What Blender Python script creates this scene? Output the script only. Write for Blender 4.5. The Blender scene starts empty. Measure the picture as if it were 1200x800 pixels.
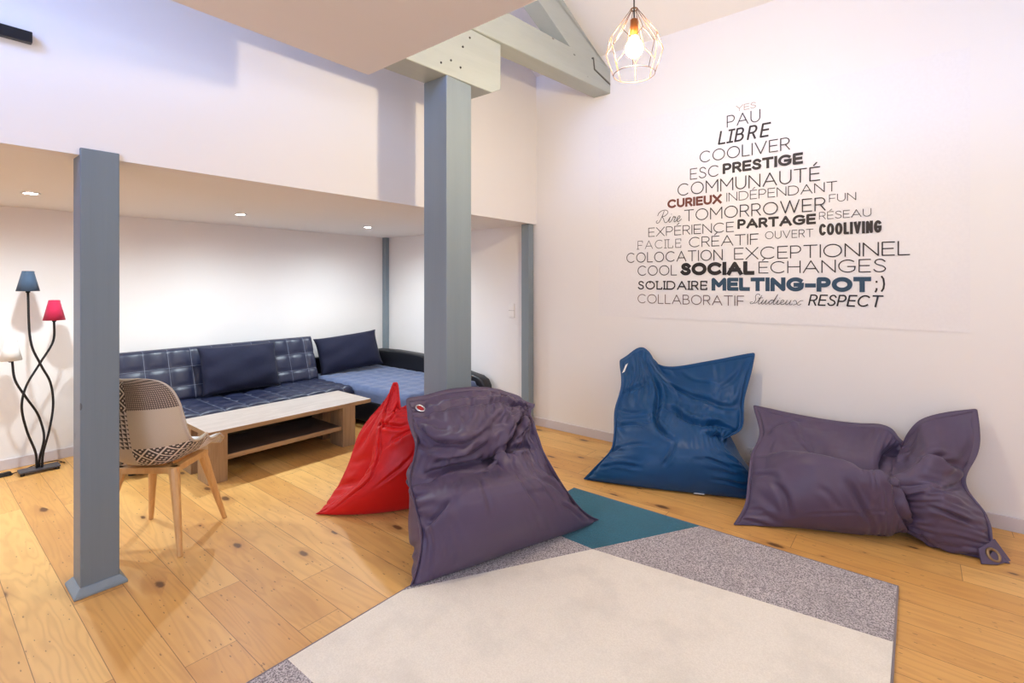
import bpy, bmesh, math, random
import numpy as np
from mathutils import Vector, Matrix

# ------------------------------------------------------------------ camera, world, light, exposure
scene = bpy.context.scene
COL = scene.collection
EYE = 1.40
HEAD = math.atan2(475, 585)                      # camera heading measured from +X towards +Y

cam_data = bpy.data.cameras.new('camera')
cam = bpy.data.objects.new('camera', cam_data)
COL.objects.link(cam)
cam.location = (0, 0, EYE)
cam.rotation_euler = (math.pi / 2, 0, HEAD - math.pi / 2)
cam_data.sensor_width = 36.0
cam_data.lens = 36.0 * 585.0 / 1200.0
cam_data.shift_y = -69.0 / 1200.0
cam_data.clip_start = 0.02
scene.camera = cam

world = bpy.data.worlds.new('world')
scene.world = world
world.use_nodes = True
bg = world.node_tree.nodes['Background']
bg.inputs[0].default_value = (0.55, 0.70, 1.0, 1)
bg.inputs[1].default_value = 1.0

scene.view_settings.view_transform = 'Standard'
scene.view_settings.look = 'None'
scene.view_settings.gamma = 1.0
scene.view_settings.exposure = 0.06
scene.view_settings.use_curve_mapping = False
scene.cycles.max_bounces = 10
scene.cycles.diffuse_bounces = 7
scene.cycles.sample_clamp_indirect = 6.0

P_DOWN = 80.0        # each recessed downlight, W
P_PEND = 54.0        # pendant bulb, W
P_FILL = 24.0      # each added fill globe behind the camera, unseen, W
P_DAY = 50.0        # daylight at the left window, W
P_SKY = 118.0         # added blue daylight under the roof, no window modelled, W
C_DOWN = (0.80, 0.93, 1.0)
C_PEND = (1.0, 0.82, 0.52)
C_FILL = (0.84, 0.94, 1.0)
C_SKY = (0.25, 0.45, 1.0)
C_DAY = (0.45, 0.62, 1.0)


def lamp(name, kind, loc, power, color, parent=None, **kw):
    d = bpy.data.lights.new(name, kind)
    d.energy = power
    d.color = color
    for k, v in kw.items():
        setattr(d, k, v)
    o = bpy.data.objects.new(name, d)
    COL.objects.link(o)
    o.location = loc
    if parent:
        o.parent = parent
    return o


RW = 3.963      # right wall plane
BW = 5.300      # back wall plane (under the mezzanine)
FY = 2.911      # mezzanine front plane
MZ = 1.972      # mezzanine underside
LX, RY = -2.6, -3.2   # far left wall, wall behind the camera
RIDGE_X = 1.0
SLOPE = 0.573


def roof_z(x):
    zr = 3.42 + SLOPE * (RW - RIDGE_X)
    return zr - SLOPE * abs(x - RIDGE_X)


day = lamp('window_daylight', 'AREA', (LX + 0.12, 0.6, 1.55), P_DAY, C_DAY, shape='RECTANGLE', size=1.6, size_y=1.5)
day.rotation_euler = (0, -math.pi / 2, 0)
sky = lamp('roof_fill_daylight', 'AREA', (-1.75, 1.5, roof_z(-1.75) - 0.06), P_SKY, C_SKY, shape='RECTANGLE', size=1.0, size_y=1.4)  # area light added below the closed roof to give the upper wall blue daylight
sky.rotation_euler = (0, -math.atan(SLOPE), 0)

# ------------------------------------------------------------------ material helpers


def srgb(r, g, b):
    def f(c):
        c /= 255.0
        return c / 12.92 if c <= 0.04045 else ((c + 0.055) / 1.055) ** 2.4
    return (f(r), f(g), f(b), 1.0)


class NT:
    """tiny node builder"""

    def __init__(self, name):
        self.m = bpy.data.materials.new(name)
        self.m.use_nodes = True
        self.t = self.m.node_tree
        self.b = self.t.nodes['Principled BSDF']

    def n(self, typ, **kw):
        nd = self.t.nodes.new(typ)
        for k, v in kw.items():
            setattr(nd, k, v)
        return nd

    def link(self, a, b):
        self.t.links.new(a, b)

    def val(self, sock, v):
        if hasattr(v, 'is_output') or isinstance(v, bpy.types.NodeSocket):
            self.link(v, sock)
        else:
            sock.default_value = v

    def math(self, op, a, b=None, c=None, clamp=False):
        nd = self.n('ShaderNodeMath', operation=op, use_clamp=clamp)
        self.val(nd.inputs[0], a)
        if b is not None:
            self.val(nd.inputs[1], b)
        if c is not None:
            self.val(nd.inputs[2], c)
        return nd.outputs[0]

    def mix(self, fac, a, b, blend='MIX'):
        nd = self.n('ShaderNodeMix', data_type='RGBA', blend_type=blend)
        self.val(nd.inputs[0], fac)
        self.val(nd.inputs[6], a)
        self.val(nd.inputs[7], b)
        return nd.outputs[2]

    def ramp(self, fac, stops, interp='LINEAR'):
        nd = self.n('ShaderNodeValToRGB')
        nd.color_ramp.interpolation = interp
        els = nd.color_ramp.elements
        while len(els) < len(stops):
            els.new(0.5)
        for e, (p, c) in zip(els, stops):
            e.position = p
            e.color = c if len(c) == 4 else (*c, 1)
        self.link(fac, nd.inputs[0])
        return nd.outputs[0]

    def noise(self, vec, scale, detail=3, rough=0.5, dist=0.0, dim='3D'):
        nd = self.n('ShaderNodeTexNoise', noise_dimensions=dim)
        if vec is not None:
            self.link(vec, nd.inputs['Vector'])
        nd.inputs['Scale'].default_value = scale
        nd.inputs['Detail'].default_value = detail
        nd.inputs['Roughness'].default_value = rough
        nd.inputs['Distortion'].default_value = dist
        return nd.outputs[0]

    def coord(self, kind='Object', scale=None):
        c = self.n('ShaderNodeTexCoord').outputs[kind]
        if scale is None:
            return c
        mp = self.n('ShaderNodeMapping')
        mp.inputs['Scale'].default_value = scale
        self.link(c, mp.inputs[0])
        return mp.outputs[0]

    def bump(self, height, strength=0.3, dist=0.01):
        nd = self.n('ShaderNodeBump')
        nd.inputs['Strength'].default_value = strength
        nd.inputs['Distance'].default_value = dist
        self.link(height, nd.inputs['Height'])
        self.link(nd.outputs[0], self.b.inputs['Normal'])
        return nd

    def base(self, c):
        self.val(self.b.inputs['Base Color'], c)

    def set(self, **kw):
        names = dict(rough='Roughness', metal='Metallic', sheen='Sheen Weight', coat='Coat Weight', spec='Specular IOR Level',
                     trans='Transmission Weight', sheen_rough='Sheen Roughness')
        for k, v in kw.items():
            self.val(self.b.inputs[names[k]], v)
        return self


def m_plain(name, col, rough=0.6, metal=0.0, bump=0.0, bscale=60, spec=0.5):
    t = NT(name)
    v = t.coord('Object')
    n = t.noise(v, bscale, 4)
    dark = tuple(c * 0.93 for c in col[:3]) + (1,)
    t.base(t.mix(n, dark, col))
    t.set(rough=rough, metal=metal, spec=spec)
    if bump:
        t.bump(n, bump, 0.004)
    return t.m


def m_emit(name, col, strength):
    t = NT(name)
    t.base(col)
    t.b.inputs['Emission Color'].default_value = col
    t.b.inputs['Emission Strength'].default_value = strength
    return t.m


def m_wall(name, col):
    t = NT(name)
    v = t.coord('Object')
    n1 = t.noise(v, 1.3, 3)
    n2 = t.noise(v, 140, 3)
    c2 = tuple(c * 0.97 for c in col[:3]) + (1,)
    t.base(t.mix(n1, col, c2))
    t.set(rough=0.75, spec=0.3)
    t.bump(n2, 0.06, 0.003)
    return t.m


def m_floor():
    t = NT('pine_boards')
    P = t.coord('Object')
    sep = t.n('ShaderNodeSeparateXYZ')
    t.link(P, sep.inputs[0])
    x, y = sep.outputs[0], sep.outputs[1]
    W, L = 0.178, 2.1
    xs = t.math('DIVIDE', t.math('ADD', x, 0.052), W)
    row = t.math('FLOOR', xs)
    fx = t.math('FRACT', xs)
    wn = t.n('ShaderNodeTexWhiteNoise', noise_dimensions='1D')
    t.link(row, wn.inputs['W'])
    off = t.math('MULTIPLY', wn.outputs[0], 7.0)
    ys = t.math('DIVIDE', t.math('ADD', y, off), L)
    cell = t.math('FLOOR', ys)
    fy = t.math('FRACT', ys)
    comb = t.n('ShaderNodeCombineXYZ')
    t.link(row, comb.inputs[0])
    t.link(cell, comb.inputs[1])
    wid = t.n('ShaderNodeTexWhiteNoise', noise_dimensions='3D')
    t.link(comb.outputs[0], wid.inputs['Vector'])
    rnd, rcol = wid.outputs[0], wid.outputs[1]
    # per board shifted coordinates
    sh = t.n('ShaderNodeVectorMath', operation='MULTIPLY_ADD')
    t.link(rcol, sh.inputs[0])
    sh.inputs[1].default_value = (13, 17, 9)
    t.link(P, sh.inputs[2])
    pv = sh.outputs[0]

    def scaled(s):
        mp = t.n('ShaderNodeMapping')
        mp.inputs['Scale'].default_value = s
        t.link(pv, mp.inputs[0])
        return mp.outputs[0]
    # rings: a distorted field stretched along the board
    fld = t.noise(scaled((5.0, 0.55, 1)), 1.0, 3, 0.55, 0.4)
    rings = t.math('SINE', t.math('MULTIPLY', fld, 95.0))
    rings = t.math('POWER', t.math('ADD', t.math('MULTIPLY', rings, 0.5), 0.5), 2.0)
    fine = t.noise(scaled((160, 3.5, 1)), 1.0, 3, 0.6)
    blot = t.noise(scaled((5, 1.1, 1)), 1.0, 3, 0.6)
    base = t.ramp(rnd, [(0.0, srgb(203, 145, 72)), (0.3, srgb(219, 166, 92)), (0.55, srgb(208, 153, 80)), (0.8, srgb(228, 180, 106)), (1.0, srgb(195, 135, 64))])
    c = t.mix(t.math('MULTIPLY', rings, 0.22), base, srgb(160, 100, 48))
    c = t.mix(t.math('MULTIPLY', fine, 0.22), c, srgb(232, 190, 135))
    c = t.mix(t.math('MULTIPLY', t.math('SUBTRACT', blot, 0.5, clamp=True), 1.3), c, srgb(168, 108, 56))
    # knots
    vo = t.n('ShaderNodeTexVoronoi', voronoi_dimensions='2D', feature='F1')
    t.link(scaled((5.4, 2.3, 1)), vo.inputs['Vector'])
    vo.inputs['Scale'].default_value = 1.0
    sel = t.n('ShaderNodeSeparateColor')
    t.link(vo.outputs['Color'], sel.inputs[0])
    size = t.math('MULTIPLY', t.math('SUBTRACT', sel.outputs[0], 0.52, clamp=True), 0.28)
    dist = vo.outputs['Distance']
    wob = t.math('ADD', dist, t.math('MULTIPLY', t.math('SUBTRACT', t.noise(pv, 45, 2), 0.5), 0.05))
    knot = t.math('SUBTRACT', 1.0, t.math('SMOOTH_MIN', 1.0, t.math('DIVIDE', wob, t.math('ADD', size, 0.0001)), 0.1), clamp=True)
    knot = t.math('MULTIPLY', knot, 2.2, clamp=True)
    halo = t.math('SUBTRACT', 1.0, t.math('DIVIDE', wob, t.math('ADD', t.math('MULTIPLY', size, 3.2), 0.0001)), clamp=True)
    c = t.mix(t.math('MULTIPLY', halo, 0.45), c, srgb(150, 88, 42))
    c = t.mix(t.math('MULTIPLY', knot, 0.85), c, srgb(84, 52, 32))
    # small dark nail marks and splits
    vs = t.n('ShaderNodeTexVoronoi', voronoi_dimensions='2D', feature='F1')
    t.link(scaled((12, 3.6, 1)), vs.inputs['Vector'])
    ss = t.n('ShaderNodeSeparateColor')
    t.link(vs.outputs['Color'], ss.inputs[0])
    spk = t.math('LESS_THAN', vs.outputs['Distance'], t.math('MULTIPLY', t.math('SUBTRACT', ss.outputs[1], 0.84, clamp=True), 1.1))
    c = t.mix(t.math('MULTIPLY', spk, 0.6), c, srgb(96, 62, 38))
    # gaps between the boards
    ex = t.math('MULTIPLY', t.math('MINIMUM', fx, t.math('SUBTRACT', 1.0, fx)), W)
    ey = t.math('MULTIPLY', t.math('MINIMUM', fy, t.math('SUBTRACT', 1.0, fy)), L)
    gap = t.math('LESS_THAN', t.math('MINIMUM', ex, ey), 0.0013)
    c = t.mix(t.math('MULTIPLY', gap, 0.7), c, srgb(98, 62, 32))
    t.base(c)
    t.set(rough=t.math('ADD', 0.33, t.math('MULTIPLY', fine, 0.15)), spec=0.4)
    h = t.math('SUBTRACT', t.math('MULTIPLY', fine, 0.12), gap)
    t.bump(h, 0.25, 0.002)
    return t.m


def m_wood(name, c0, c1, axis=0, scale=1.0, rough=0.45, contrast=1.0, cdark=None):
    t = NT(name)
    s = [9 * scale] * 3
    s[axis] = 0.7 * scale
    v = t.coord('Object', tuple(s))
    s2 = [150 * scale] * 3
    s2[axis] = 4 * scale
    v2 = t.coord('Object', tuple(s2))
    n = t.noise(v, 1.0, 4, 0.6, 0.8)
    f = t.noise(v2, 1.0, 2)
    r = t.math('ADD', t.math('MULTIPLY', t.math('SINE', t.math('MULTIPLY', n, 40.0)), 0.25), 0.5)
    c = t.mix(t.math('MULTIPLY', r, contrast, clamp=True), c0, c1)
    c = t.mix(t.math('MULTIPLY', f, 0.35), c, cdark or c1)
    t.base(c)
    t.set(rough=rough)
    t.bump(f, 0.08, 0.002)
    return t.m


def m_paintwood(name, col, axis=2, wear=0.25):
    """painted old timber: grain shows through the paint, small nail dots and knots"""
    t = NT(name)
    s = [10] * 3
    s[axis] = 0.6
    v = t.coord('Object', tuple(s))
    s2 = [70] * 3
    s2[axis] = 2.5
    f = t.noise(t.coord('Object', tuple(s2)), 1.0, 3)
    n = t.noise(v, 1.0, 4, 0.6, 0.6)
    light = tuple(min(1, c * 1.22) for c in col[:3]) + (1,)
    dark = tuple(c * 0.78 for c in col[:3]) + (1,)
    c = t.mix(n, dark, light)
    c = t.mix(0.55, c, col)
    c = t.mix(t.math('MULTIPLY', t.math('SUBTRACT', f, 0.55, clamp=True), wear * 3), c, dark)
    vo = t.n('ShaderNodeTexVoronoi', feature='F1')
    s3 = [7.0] * 3
    s3[axis] = 3.2
    t.link(t.coord('Object', tuple(s3)), vo.inputs['Vector'])
    vo.inputs['Scale'].default_value = 1.0
    k = t.math('LESS_THAN', vo.outputs['Distance'], 0.055)
    c = t.mix(t.math('MULTIPLY', k, 0.6), c, srgb(60, 58, 55))
    t.base(c)
    t.set(rough=0.42, spec=0.4)
    t.bump(t.math('ADD', f, t.math('MULTIPLY', n, 0.8)), 0.16, 0.003)
    return t.m


def m_cloth(name, col, weave=700, rough=0.6, sheen=0.25, bump=0.12, blotch=0.12):
    t = NT(name)
    v = t.coord('Object')
    n = t.noise(v, 9, 4, 0.6)
    w = t.noise(v, weave, 2)
    d = tuple(c * (1 - 2.2 * blotch) for c in col[:3]) + (1,)
    l = tuple(min(1, c * (1 + 1.8 * blotch)) for c in col[:3]) + (1,)
    c = t.mix(n, d, l)
    t.base(t.mix(t.math('MULTIPLY', w, 0.2), c, l))
    t.set(rough=rough, sheen=sheen, spec=0.35)
    t.bump(t.math('ADD', t.math('MULTIPLY', w, 0.3), t.noise(v, 38, 4, 0.6, 0.5)), bump, 0.006)
    return t.m


def m_carpet(name, c0, c1, speck=0.5):
    t = NT(name)
    v = t.coord('Object')
    n = t.noise(v, 165, 2, 0.8)
    b = t.noise(v, 5, 4, 0.6)
    f = t.ramp(n, [(0.42, (0, 0, 0)), (0.58, (1, 1, 1))])
    c = t.mix(f, c0, c1)
    mid = tuple((a + q) / 2 for a, q in zip(c0, c1))
    c = t.mix(1 - speck, c, mid)
    dk = tuple(q * 0.72 for q in mid[:3]) + (1,)
    c = t.mix(t.math('MULTIPLY', t.math('SUBTRACT', b, 0.48, clamp=True), 1.7), c, dk)
    t.base(c)
    t.set(rough=0.95, sheen=0.3, spec=0.1)
    t.bump(n, 0.35, 0.006)
    return t.m


def m_glass(name):
    t = NT(name)
    t.base((1, 1, 1, 1))
    t.set(rough=0.02, trans=1.0)
    t.b.inputs['IOR'].default_value = 1.1
    return t.m


# ------------------------------------------------------------------ mesh helpers


class MB:
    """collects vertices and faces, then links them as ONE mesh object"""

    def __init__(self):
        self.v, self.f, self.mi, self.uv = [], [], [], {}

    def add(self, verts, faces, mi=0):
        o = len(self.v)
        self.v += [tuple(p) for p in verts]
        for f in faces:
            self.f.append(tuple(i + o for i in f))
            self.mi.append(mi)
        return o

    def box(self, x0, y0, z0, x1, y1, z1, mi=0):
        vs = [(x0, y0, z0), (x1, y0, z0), (x1, y1, z0), (x0, y1, z0), (x0, y0, z1), (x1, y0, z1), (x1, y1, z1), (x0, y1, z1)]
        self.add(vs, [(0, 3, 2, 1), (4, 5, 6, 7), (0, 1, 5, 4), (1, 2, 6, 5), (2, 3, 7, 6), (3, 0, 4, 7)], mi)
        return self

    def prism(self, bottom, top, mi=0):
        n = len(bottom)
        fs = [tuple(range(n - 1, -1, -1)), tuple(range(n, 2 * n))]
        fs += [(i, (i + 1) % n, n + (i + 1) % n, n + i) for i in range(n)]
        self.add(list(bottom) + list(top), fs, mi)
        return self

    def tube(self, pts, r, seg=8, mi=0, cap=True):
        pts = [Vector(p) for p in pts]
        n = len(pts)
        rs = r if isinstance(r, (list, tuple)) else [r] * n
        t0 = (pts[1] - pts[0]).normalized()
        ref = Vector((0, 0, 1)) if abs(t0.z) < 0.9 else Vector((1, 0, 0))
        nrm = (ref - t0 * ref.dot(t0)).normalized()
        vs = []
        for i in range(n):
            if i == 0:
                t = pts[1] - pts[0]
            elif i == n - 1:
                t = pts[-1] - pts[-2]
            else:
                t = (pts[i + 1] - pts[i]).normalized() + (pts[i] - pts[i - 1]).normalized()
            if t.length < 1e-9:
                t = Vector((0, 0, 1))
            t.normalize()
            nrm = nrm - t * nrm.dot(t)
            if nrm.length < 1e-6:
                nrm = t.orthogonal()
            nrm.normalize()
            bi = t.cross(nrm)
            for k in range(seg):
                a = 2 * math.pi * k / seg
                vs.append(pts[i] + (nrm * math.cos(a) + bi * math.sin(a)) * rs[i])
        fs = []
        for i in range(n - 1):
            for k in range(seg):
                k2 = (k + 1) % seg
                fs.append((i * seg + k, i * seg + k2, (i + 1) * seg + k2, (i + 1) * seg + k))
        if cap:
            fs.append(tuple(range(seg - 1, -1, -1)))
            fs.append(tuple((n - 1) * seg + k for k in range(seg)))
        self.add(vs, fs, mi)
        return self

    def lathe(self, prof, c=(0, 0, 0), seg=32, mi=0, close=False):
        """prof: list of (radius, z)"""
        vs, fs = [], []
        for r, z in prof:
            for k in range(seg):
                a = 2 * math.pi * k / seg
                vs.append((c[0] + r * math.cos(a), c[1] + r * math.sin(a), c[2] + z))
        m = len(prof)
        for i in range(m - 1 if not close else m):
            for k in range(seg):
                k2 = (k + 1) % seg
                j = (i + 1) % m
                fs.append((i * seg + k, i * seg + k2, j * seg + k2, j * seg + k))
        if not close:
            if prof[0][0] > 1e-6:
                fs.append(tuple(range(seg - 1, -1, -1)))
            if prof[-1][0] > 1e-6:
                fs.append(tuple((m - 1) * seg + k for k in range(seg)))
        self.add(vs, fs, mi)
        return self

    def torus(self, c, ax, R, r, seg=28, rs=8, mi=0):
        ax = Vector(ax).normalized()
        u = ax.orthogonal().normalized()
        w = ax.cross(u)
        c = Vector(c)
        vs, fs = [], []
        for i in range(seg):
            a = 2 * math.pi * i / seg
            d = u * math.cos(a) + w * math.sin(a)
            for k in range(rs):
                b = 2 * math.pi * k / rs
                vs.append(c + d * (R + r * math.cos(b)) + ax * (r * math.sin(b)))
        for i in range(seg):
            for k in range(rs):
                fs.append((i * rs + k, ((i + 1) % seg) * rs + k, ((i + 1) % seg) * rs + (k + 1) % rs, i * rs + (k + 1) % rs))
        self.add(vs, fs, mi)
        return self

    def grid(self, G, mi=0, flip=False):
        n, m = len(G), len(G[0])
        vs = [p for r in G for p in r]
        fs = []
        for i in range(n - 1):
            for j in range(m - 1):
                q = (i * m + j, i * m + j + 1, (i + 1) * m + j + 1, (i + 1) * m + j)
                fs.append(q[::-1] if flip else q)
        return self.add(vs, fs, mi)

    def build(self, name, mat, parent=None, smooth=False, bevel=0, bseg=2, merge=0, subsurf=0, recalc=True):
        me = bpy.data.meshes.new(name)
        me.from_pydata([tuple(p) for p in self.v], [], self.f)
        mats = mat if isinstance(mat, (list, tuple)) else [mat]
        for m in mats:
            me.materials.append(m)
        if len(mats) > 1:
            me.polygons.foreach_set('material_index', self.mi)
        bm = bmesh.new()
        bm.from_mesh(me)
        if merge:
            bmesh.ops.remove_doubles(bm, verts=bm.verts, dist=merge)
        if recalc:
            bmesh.ops.recalc_face_normals(bm, faces=bm.faces)
        bm.to_mesh(me)
        bm.free()
        if smooth:
            me.polygons.foreach_set('use_smooth', [True] * len(me.polygons))
        o = bpy.data.objects.new(name, me)
        COL.objects.link(o)
        if parent is not None:
            o.parent = parent
        if bevel:
            b = o.modifiers.new('bevel', 'BEVEL')
            b.width = bevel
            b.segments = bseg
            b.limit_method = 'ANGLE'
            b.angle_limit = math.radians(40)
        if subsurf:
            s = o.modifiers.new('subsurf', 'SUBSURF')
            s.levels = s.render_levels = subsurf
        return o


def empty(name, loc=(0, 0, 0), rz=0.0):
    o = bpy.data.objects.new(name, None)
    COL.objects.link(o)
    o.location = loc
    o.rotation_euler = (0, 0, rz)
    o.empty_display_size = 0.1
    return o


def tag(o, label, cat, group=None, kind=None):
    o['label'] = label
    o['category'] = cat
    if group:
        o['group'] = group
    if kind:
        o['kind'] = kind
    return o


def structure(o, label=None):
    o['kind'] = 'structure'
    if label:
        o['label'] = label
    return o


def catmull(pts, n=8):
    pts = [np.array(p, float) for p in pts]
    P = [2 * pts[0] - pts[1]] + pts + [2 * pts[-1] - pts[-2]]
    out = []
    for i in range(1, len(P) - 2):
        a, b, c, d = P[i - 1], P[i], P[i + 1], P[i + 2]
        for k in range(n):
            t = k / n
            out.append(0.5 * (2 * b + (c - a) * t + (2 * a - 5 * b + 4 * c - d) * t * t + (3 * b - a - 3 * c + d) * t ** 3))
    out.append(pts[-1])
    return [tuple(p) for p in out]


# ------------------------------------------------------------------ room shell
WHITE = m_wall('white_wall_paint', srgb(236, 231, 228))
WHITE2 = m_wall('white_ceiling_paint', srgb(238, 234, 230))
SKIRT = m_wall('pale_grey_skirting_paint', srgb(205, 196, 198))
FLOORM = m_floor()

b = MB()
b.box(LX, RY, -0.1, RW, BW, 0.0)
structure(b.build('floor', FLOORM), 'floor of wide honey pine boards with knots')

T = 0.12
zr = roof_z(RIDGE_X)
b = MB()
b.box(RW, RY - T, -0.1, RW + T, BW + T, 3.42 + 0.05)
structure(b.build('wall_right', WHITE), 'white wall with the word pyramid')
b = MB()
b.box(LX, BW, -0.1, RW, BW + T, MZ + 0.2)
structure(b.build('wall_back', WHITE), 'white back wall behind the sofa')
# the mezzanine front rises as a gable up to the roof
b = MB()
pts = [(LX, MZ), (RW, MZ), (RW, roof_z(RW)), (RIDGE_X, zr), (LX, roof_z(LX))]
b.prism([(x, FY, z) for x, z in pts], [(x, FY + 0.1, z) for x, z in pts])
structure(b.build('wall_mezzanine', WHITE), 'white wall above the sofa alcove')
b = MB()
b.box(LX, FY + 0.1, MZ, RW, BW, MZ + 0.15)
structure(b.build('ceiling_alcove', WHITE2), 'white alcove ceiling with recessed lights')
# wall behind the camera, gable shaped
b = MB()
pts = [(LX, -0.1), (RW, -0.1), (RW, roof_z(RW)), (RIDGE_X, zr), (LX, roof_z(LX))]
b.prism([(x, RY - T, z) for x, z in pts], [(x, RY, z) for x, z in pts])
structure(b.build('wall_front', WHITE))
# left wall with a window opening
b = MB()
zl = roof_z(LX)
wy0, wy1, wz0, wz1 = -0.25, 1.45, 0.75, 2.35
b.box(LX - T, RY - T, -0.1, LX, wy0, zl)
b.box(LX - T, wy1, -0.1, LX, BW + T, zl)
b.box(LX - T, wy0, -0.1, LX, wy1, wz0)
b.box(LX - T, wy0, wz1, LX, wy1, zl)
structure(b.build('wall_left', WHITE))
w = MB()
for y0, y1 in ((wy0, wy0 + 0.06), (wy1 - 0.06, wy1), ((wy0 + wy1) / 2 - 0.035, (wy0 + wy1) / 2 + 0.035)):
    w.box(LX - 0.09, y0, wz0, LX - 0.03, y1, wz1)
w.box(LX - 0.09, wy0, wz0, LX - 0.03, wy1, wz0 + 0.06)
w.box(LX - 0.09, wy0, wz1 - 0.06, LX - 0.03, wy1, wz1)
FRAMEM = m_plain('white_window_frame', srgb(235, 235, 232), 0.4)
wo = w.build('window_1', FRAMEM, bevel=0.004)
structure(wo)
g = MB()
g.box(LX - 0.066, wy0 + 0.05, wz0 + 0.05, LX - 0.06, wy1 - 0.05, wz1 - 0.05)
g.build('window_pane', m_glass('window_glass'), wo)
# roof: two slopes
b = MB()
for xa, xb in ((LX - T, RIDGE_X), (RIDGE_X, RW + T)):
    za, zb = roof_z(xa), roof_z(xb)
    b.prism([(xa, RY - T, za), (xb, RY - T, zb), (xb, FY + 0.1, zb), (xa, FY + 0.1, za)],
            [(xa, RY - T, za + 0.12), (xb, RY - T, zb + 0.12), (xb, FY + 0.1, zb + 0.12), (xa, FY + 0.1, za + 0.12)])
structure(b.build('ceiling', WHITE2), 'sloping white ceiling under the roof')
# loft slab over the camera
b = MB()
b.box(LX, RY, 2.500, 1.575, 2.262, 2.74)
structure(b.build('ceiling_loft', WHITE2, bevel=0.003), 'beige underside of the loft floor overhead')

# skirting boards
b = MB()
b.prism([(RW - 0.014, RY, 0), (RW, RY, 0), (RW, 2.93, 0), (RW - 0.014, 2.93, 0)],
        [(RW - 0.012, RY, 0.078), (RW, RY, 0.078), (RW, 2.93, 0.078), (RW - 0.012, 2.93, 0.078)])
structure(b.build('baseboard_right', SKIRT, bevel=0.003))
b = MB()
b.box(LX, BW - 0.014, 0, RW, BW, 0.078)
structure(b.build('baseboard_back', SKIRT, bevel=0.003))
b = MB()
b.box(RW - 0.014, 3.03, 0, RW, BW - 0.014, 0.078)
structure(b.build('baseboard_alcove', SKIRT, bevel=0.003))

# ------------------------------------------------------------------ painted timber: posts and truss
BLUEGREY = m_paintwood('blue_grey_painted_post', srgb(114, 126, 136), 2)
PALEGREY = m_paintwood('pale_grey_painted_beam', srgb(168, 173, 168), 0)
BLUEP = m_paintwood('blue_grey_painted_timber', srgb(130, 142, 150), 2)

# left post with moulded foot
e = tag(empty('timber_post', (0.585, 2.965, 0)), 'slim dark grey painted post beside the patchwork chair, with a moulded foot', 'post')
b = MB()
b.box(-0.071, -0.069, 0, 0.071, 0.069, 2.003)
sh = b.build('shaft', BLUEGREY, e, bevel=0.004)
b = MB()
o0, o1, hh = 0.097, 0.074, 0.038
b.prism([(-o0, -o0, 0), (o0, -o0, 0), (o0, o0, 0), (-o0, o0, 0)], [(-o0, -o0, 0.012), (o0, -o0, 0.012), (o0, o0, 0.012), (-o0, o0, 0.012)])
b.prism([(-o0, -o0, 0.012), (o0, -o0, 0.012), (o0, o0, 0.012), (-o0, o0, 0.012)], [(-o1, -o1, hh), (o1, -o1, hh), (o1, o1, hh), (-o1, o1, hh)])
b.build('foot_moulding', BLUEP, e, bevel=0.003)

# big central post
e = tag(empty('timber_post', (2.278, 2.393, 0)), 'thick blue-grey timber post rising behind the slumped purple beanbag', 'post')
b = MB()
b.box(-0.112, -0.108, 0, 0.112, 0.108, 2.70)
b.build('shaft', BLUEP, e, bevel=0.006)

# post in the mezzanine corner by the right wall
b = MB()
b.box(-0.04, -0.045, 0, 0.04, 0.045, MZ)
o = b.build('timber_post', BLUEP, bevel=0.004)
o.location = (3.905, 2.975, 0)
tag(o, 'narrow blue-grey post against the right wall at the alcove corner', 'post')
# thin post in the alcove corner
b = MB()
b.box(-0.03, -0.03, 0, 0.03, 0.03, MZ)
o = b.build('timber_post', BLUEP, bevel=0.003)
o.location = (3.931, 5.268, 0)
tag(o, 'thinnest blue-grey post, in the far alcove corner behind the sofa', 'post')

# roof truss: tie beam, bolster on the post, rafter
tr = tag(empty('roof_truss', (2.278, 2.393, 2.70)), 'pale grey painted roof truss resting on the thick central post', 'roof truss')
IX, IY, IZ = 2.278, 2.393, 2.70


def beam_prism(xa, ya, za0, za1, xb, yb, zb0, zb1, depth):
    """beam whose near face runs from (xa, ya) to (xb, yb), depth towards +Y"""
    near = [(xa, ya, za0), (xb, yb, zb0), (xb, yb, zb1), (xa, ya, za1)]
    return [(x - IX, y - IY, z - IZ) for x, y, z in near], [(x - IX, y + depth - IY, z - IZ) for x, y, z in near]


b = MB()
ya = lambda x: 2.099 + (RW - x) * 0.109 * 0.93     # the truss stands a little askew to the wall
n, f = beam_prism(-1.0, ya(-1.0), 3.065, 3.32, RW, ya(RW), 3.062, 3.285, 0.166)
b.prism(n, f)
b.build('tie_beam', PALEGREY, tr, bevel=0.008)
b = MB()
# bolster: chamfered right end
fy = lambda x: 2.285 - (x - 2.166) * 0.06
prof = [(1.35, 2.70), (2.565, 2.70), (2.655, 2.745), (2.655, 3.062), (1.35, 3.062)]
b.prism([(x - IX, fy(x) - IY, z - IZ) for x, z in prof], [(x - IX, fy(x) + 0.216 - IY, z - IZ) for x, z in prof])
b.build('bolster_beam', PALEGREY, tr, bevel=0.006)
b = MB()


def raf(x0, x1):
    zt = lambda x: 3.27 + SLOPE * (RW - x)
    zb = lambda x: zt(x) - 0.292
    ztie = 3.28
    xm = RW - (ztie - 3.27 + 0.292) / SLOPE
    return [(x1, ztie), (x1, zt(x1)), (x0, zt(x0)), (x0, zb(x0)), (xm, ztie)]


prof = raf(RIDGE_X + 0.1, RW - 0.001)
b.prism([(x - IX, ya(x) + 0.012 - IY, z - IZ) for x, z in prof], [(x - IX, ya(x) + 0.155 - IY, z - IZ) for x, z in prof])
b.build('rafter', PALEGREY, tr, bevel=0.006)
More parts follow.
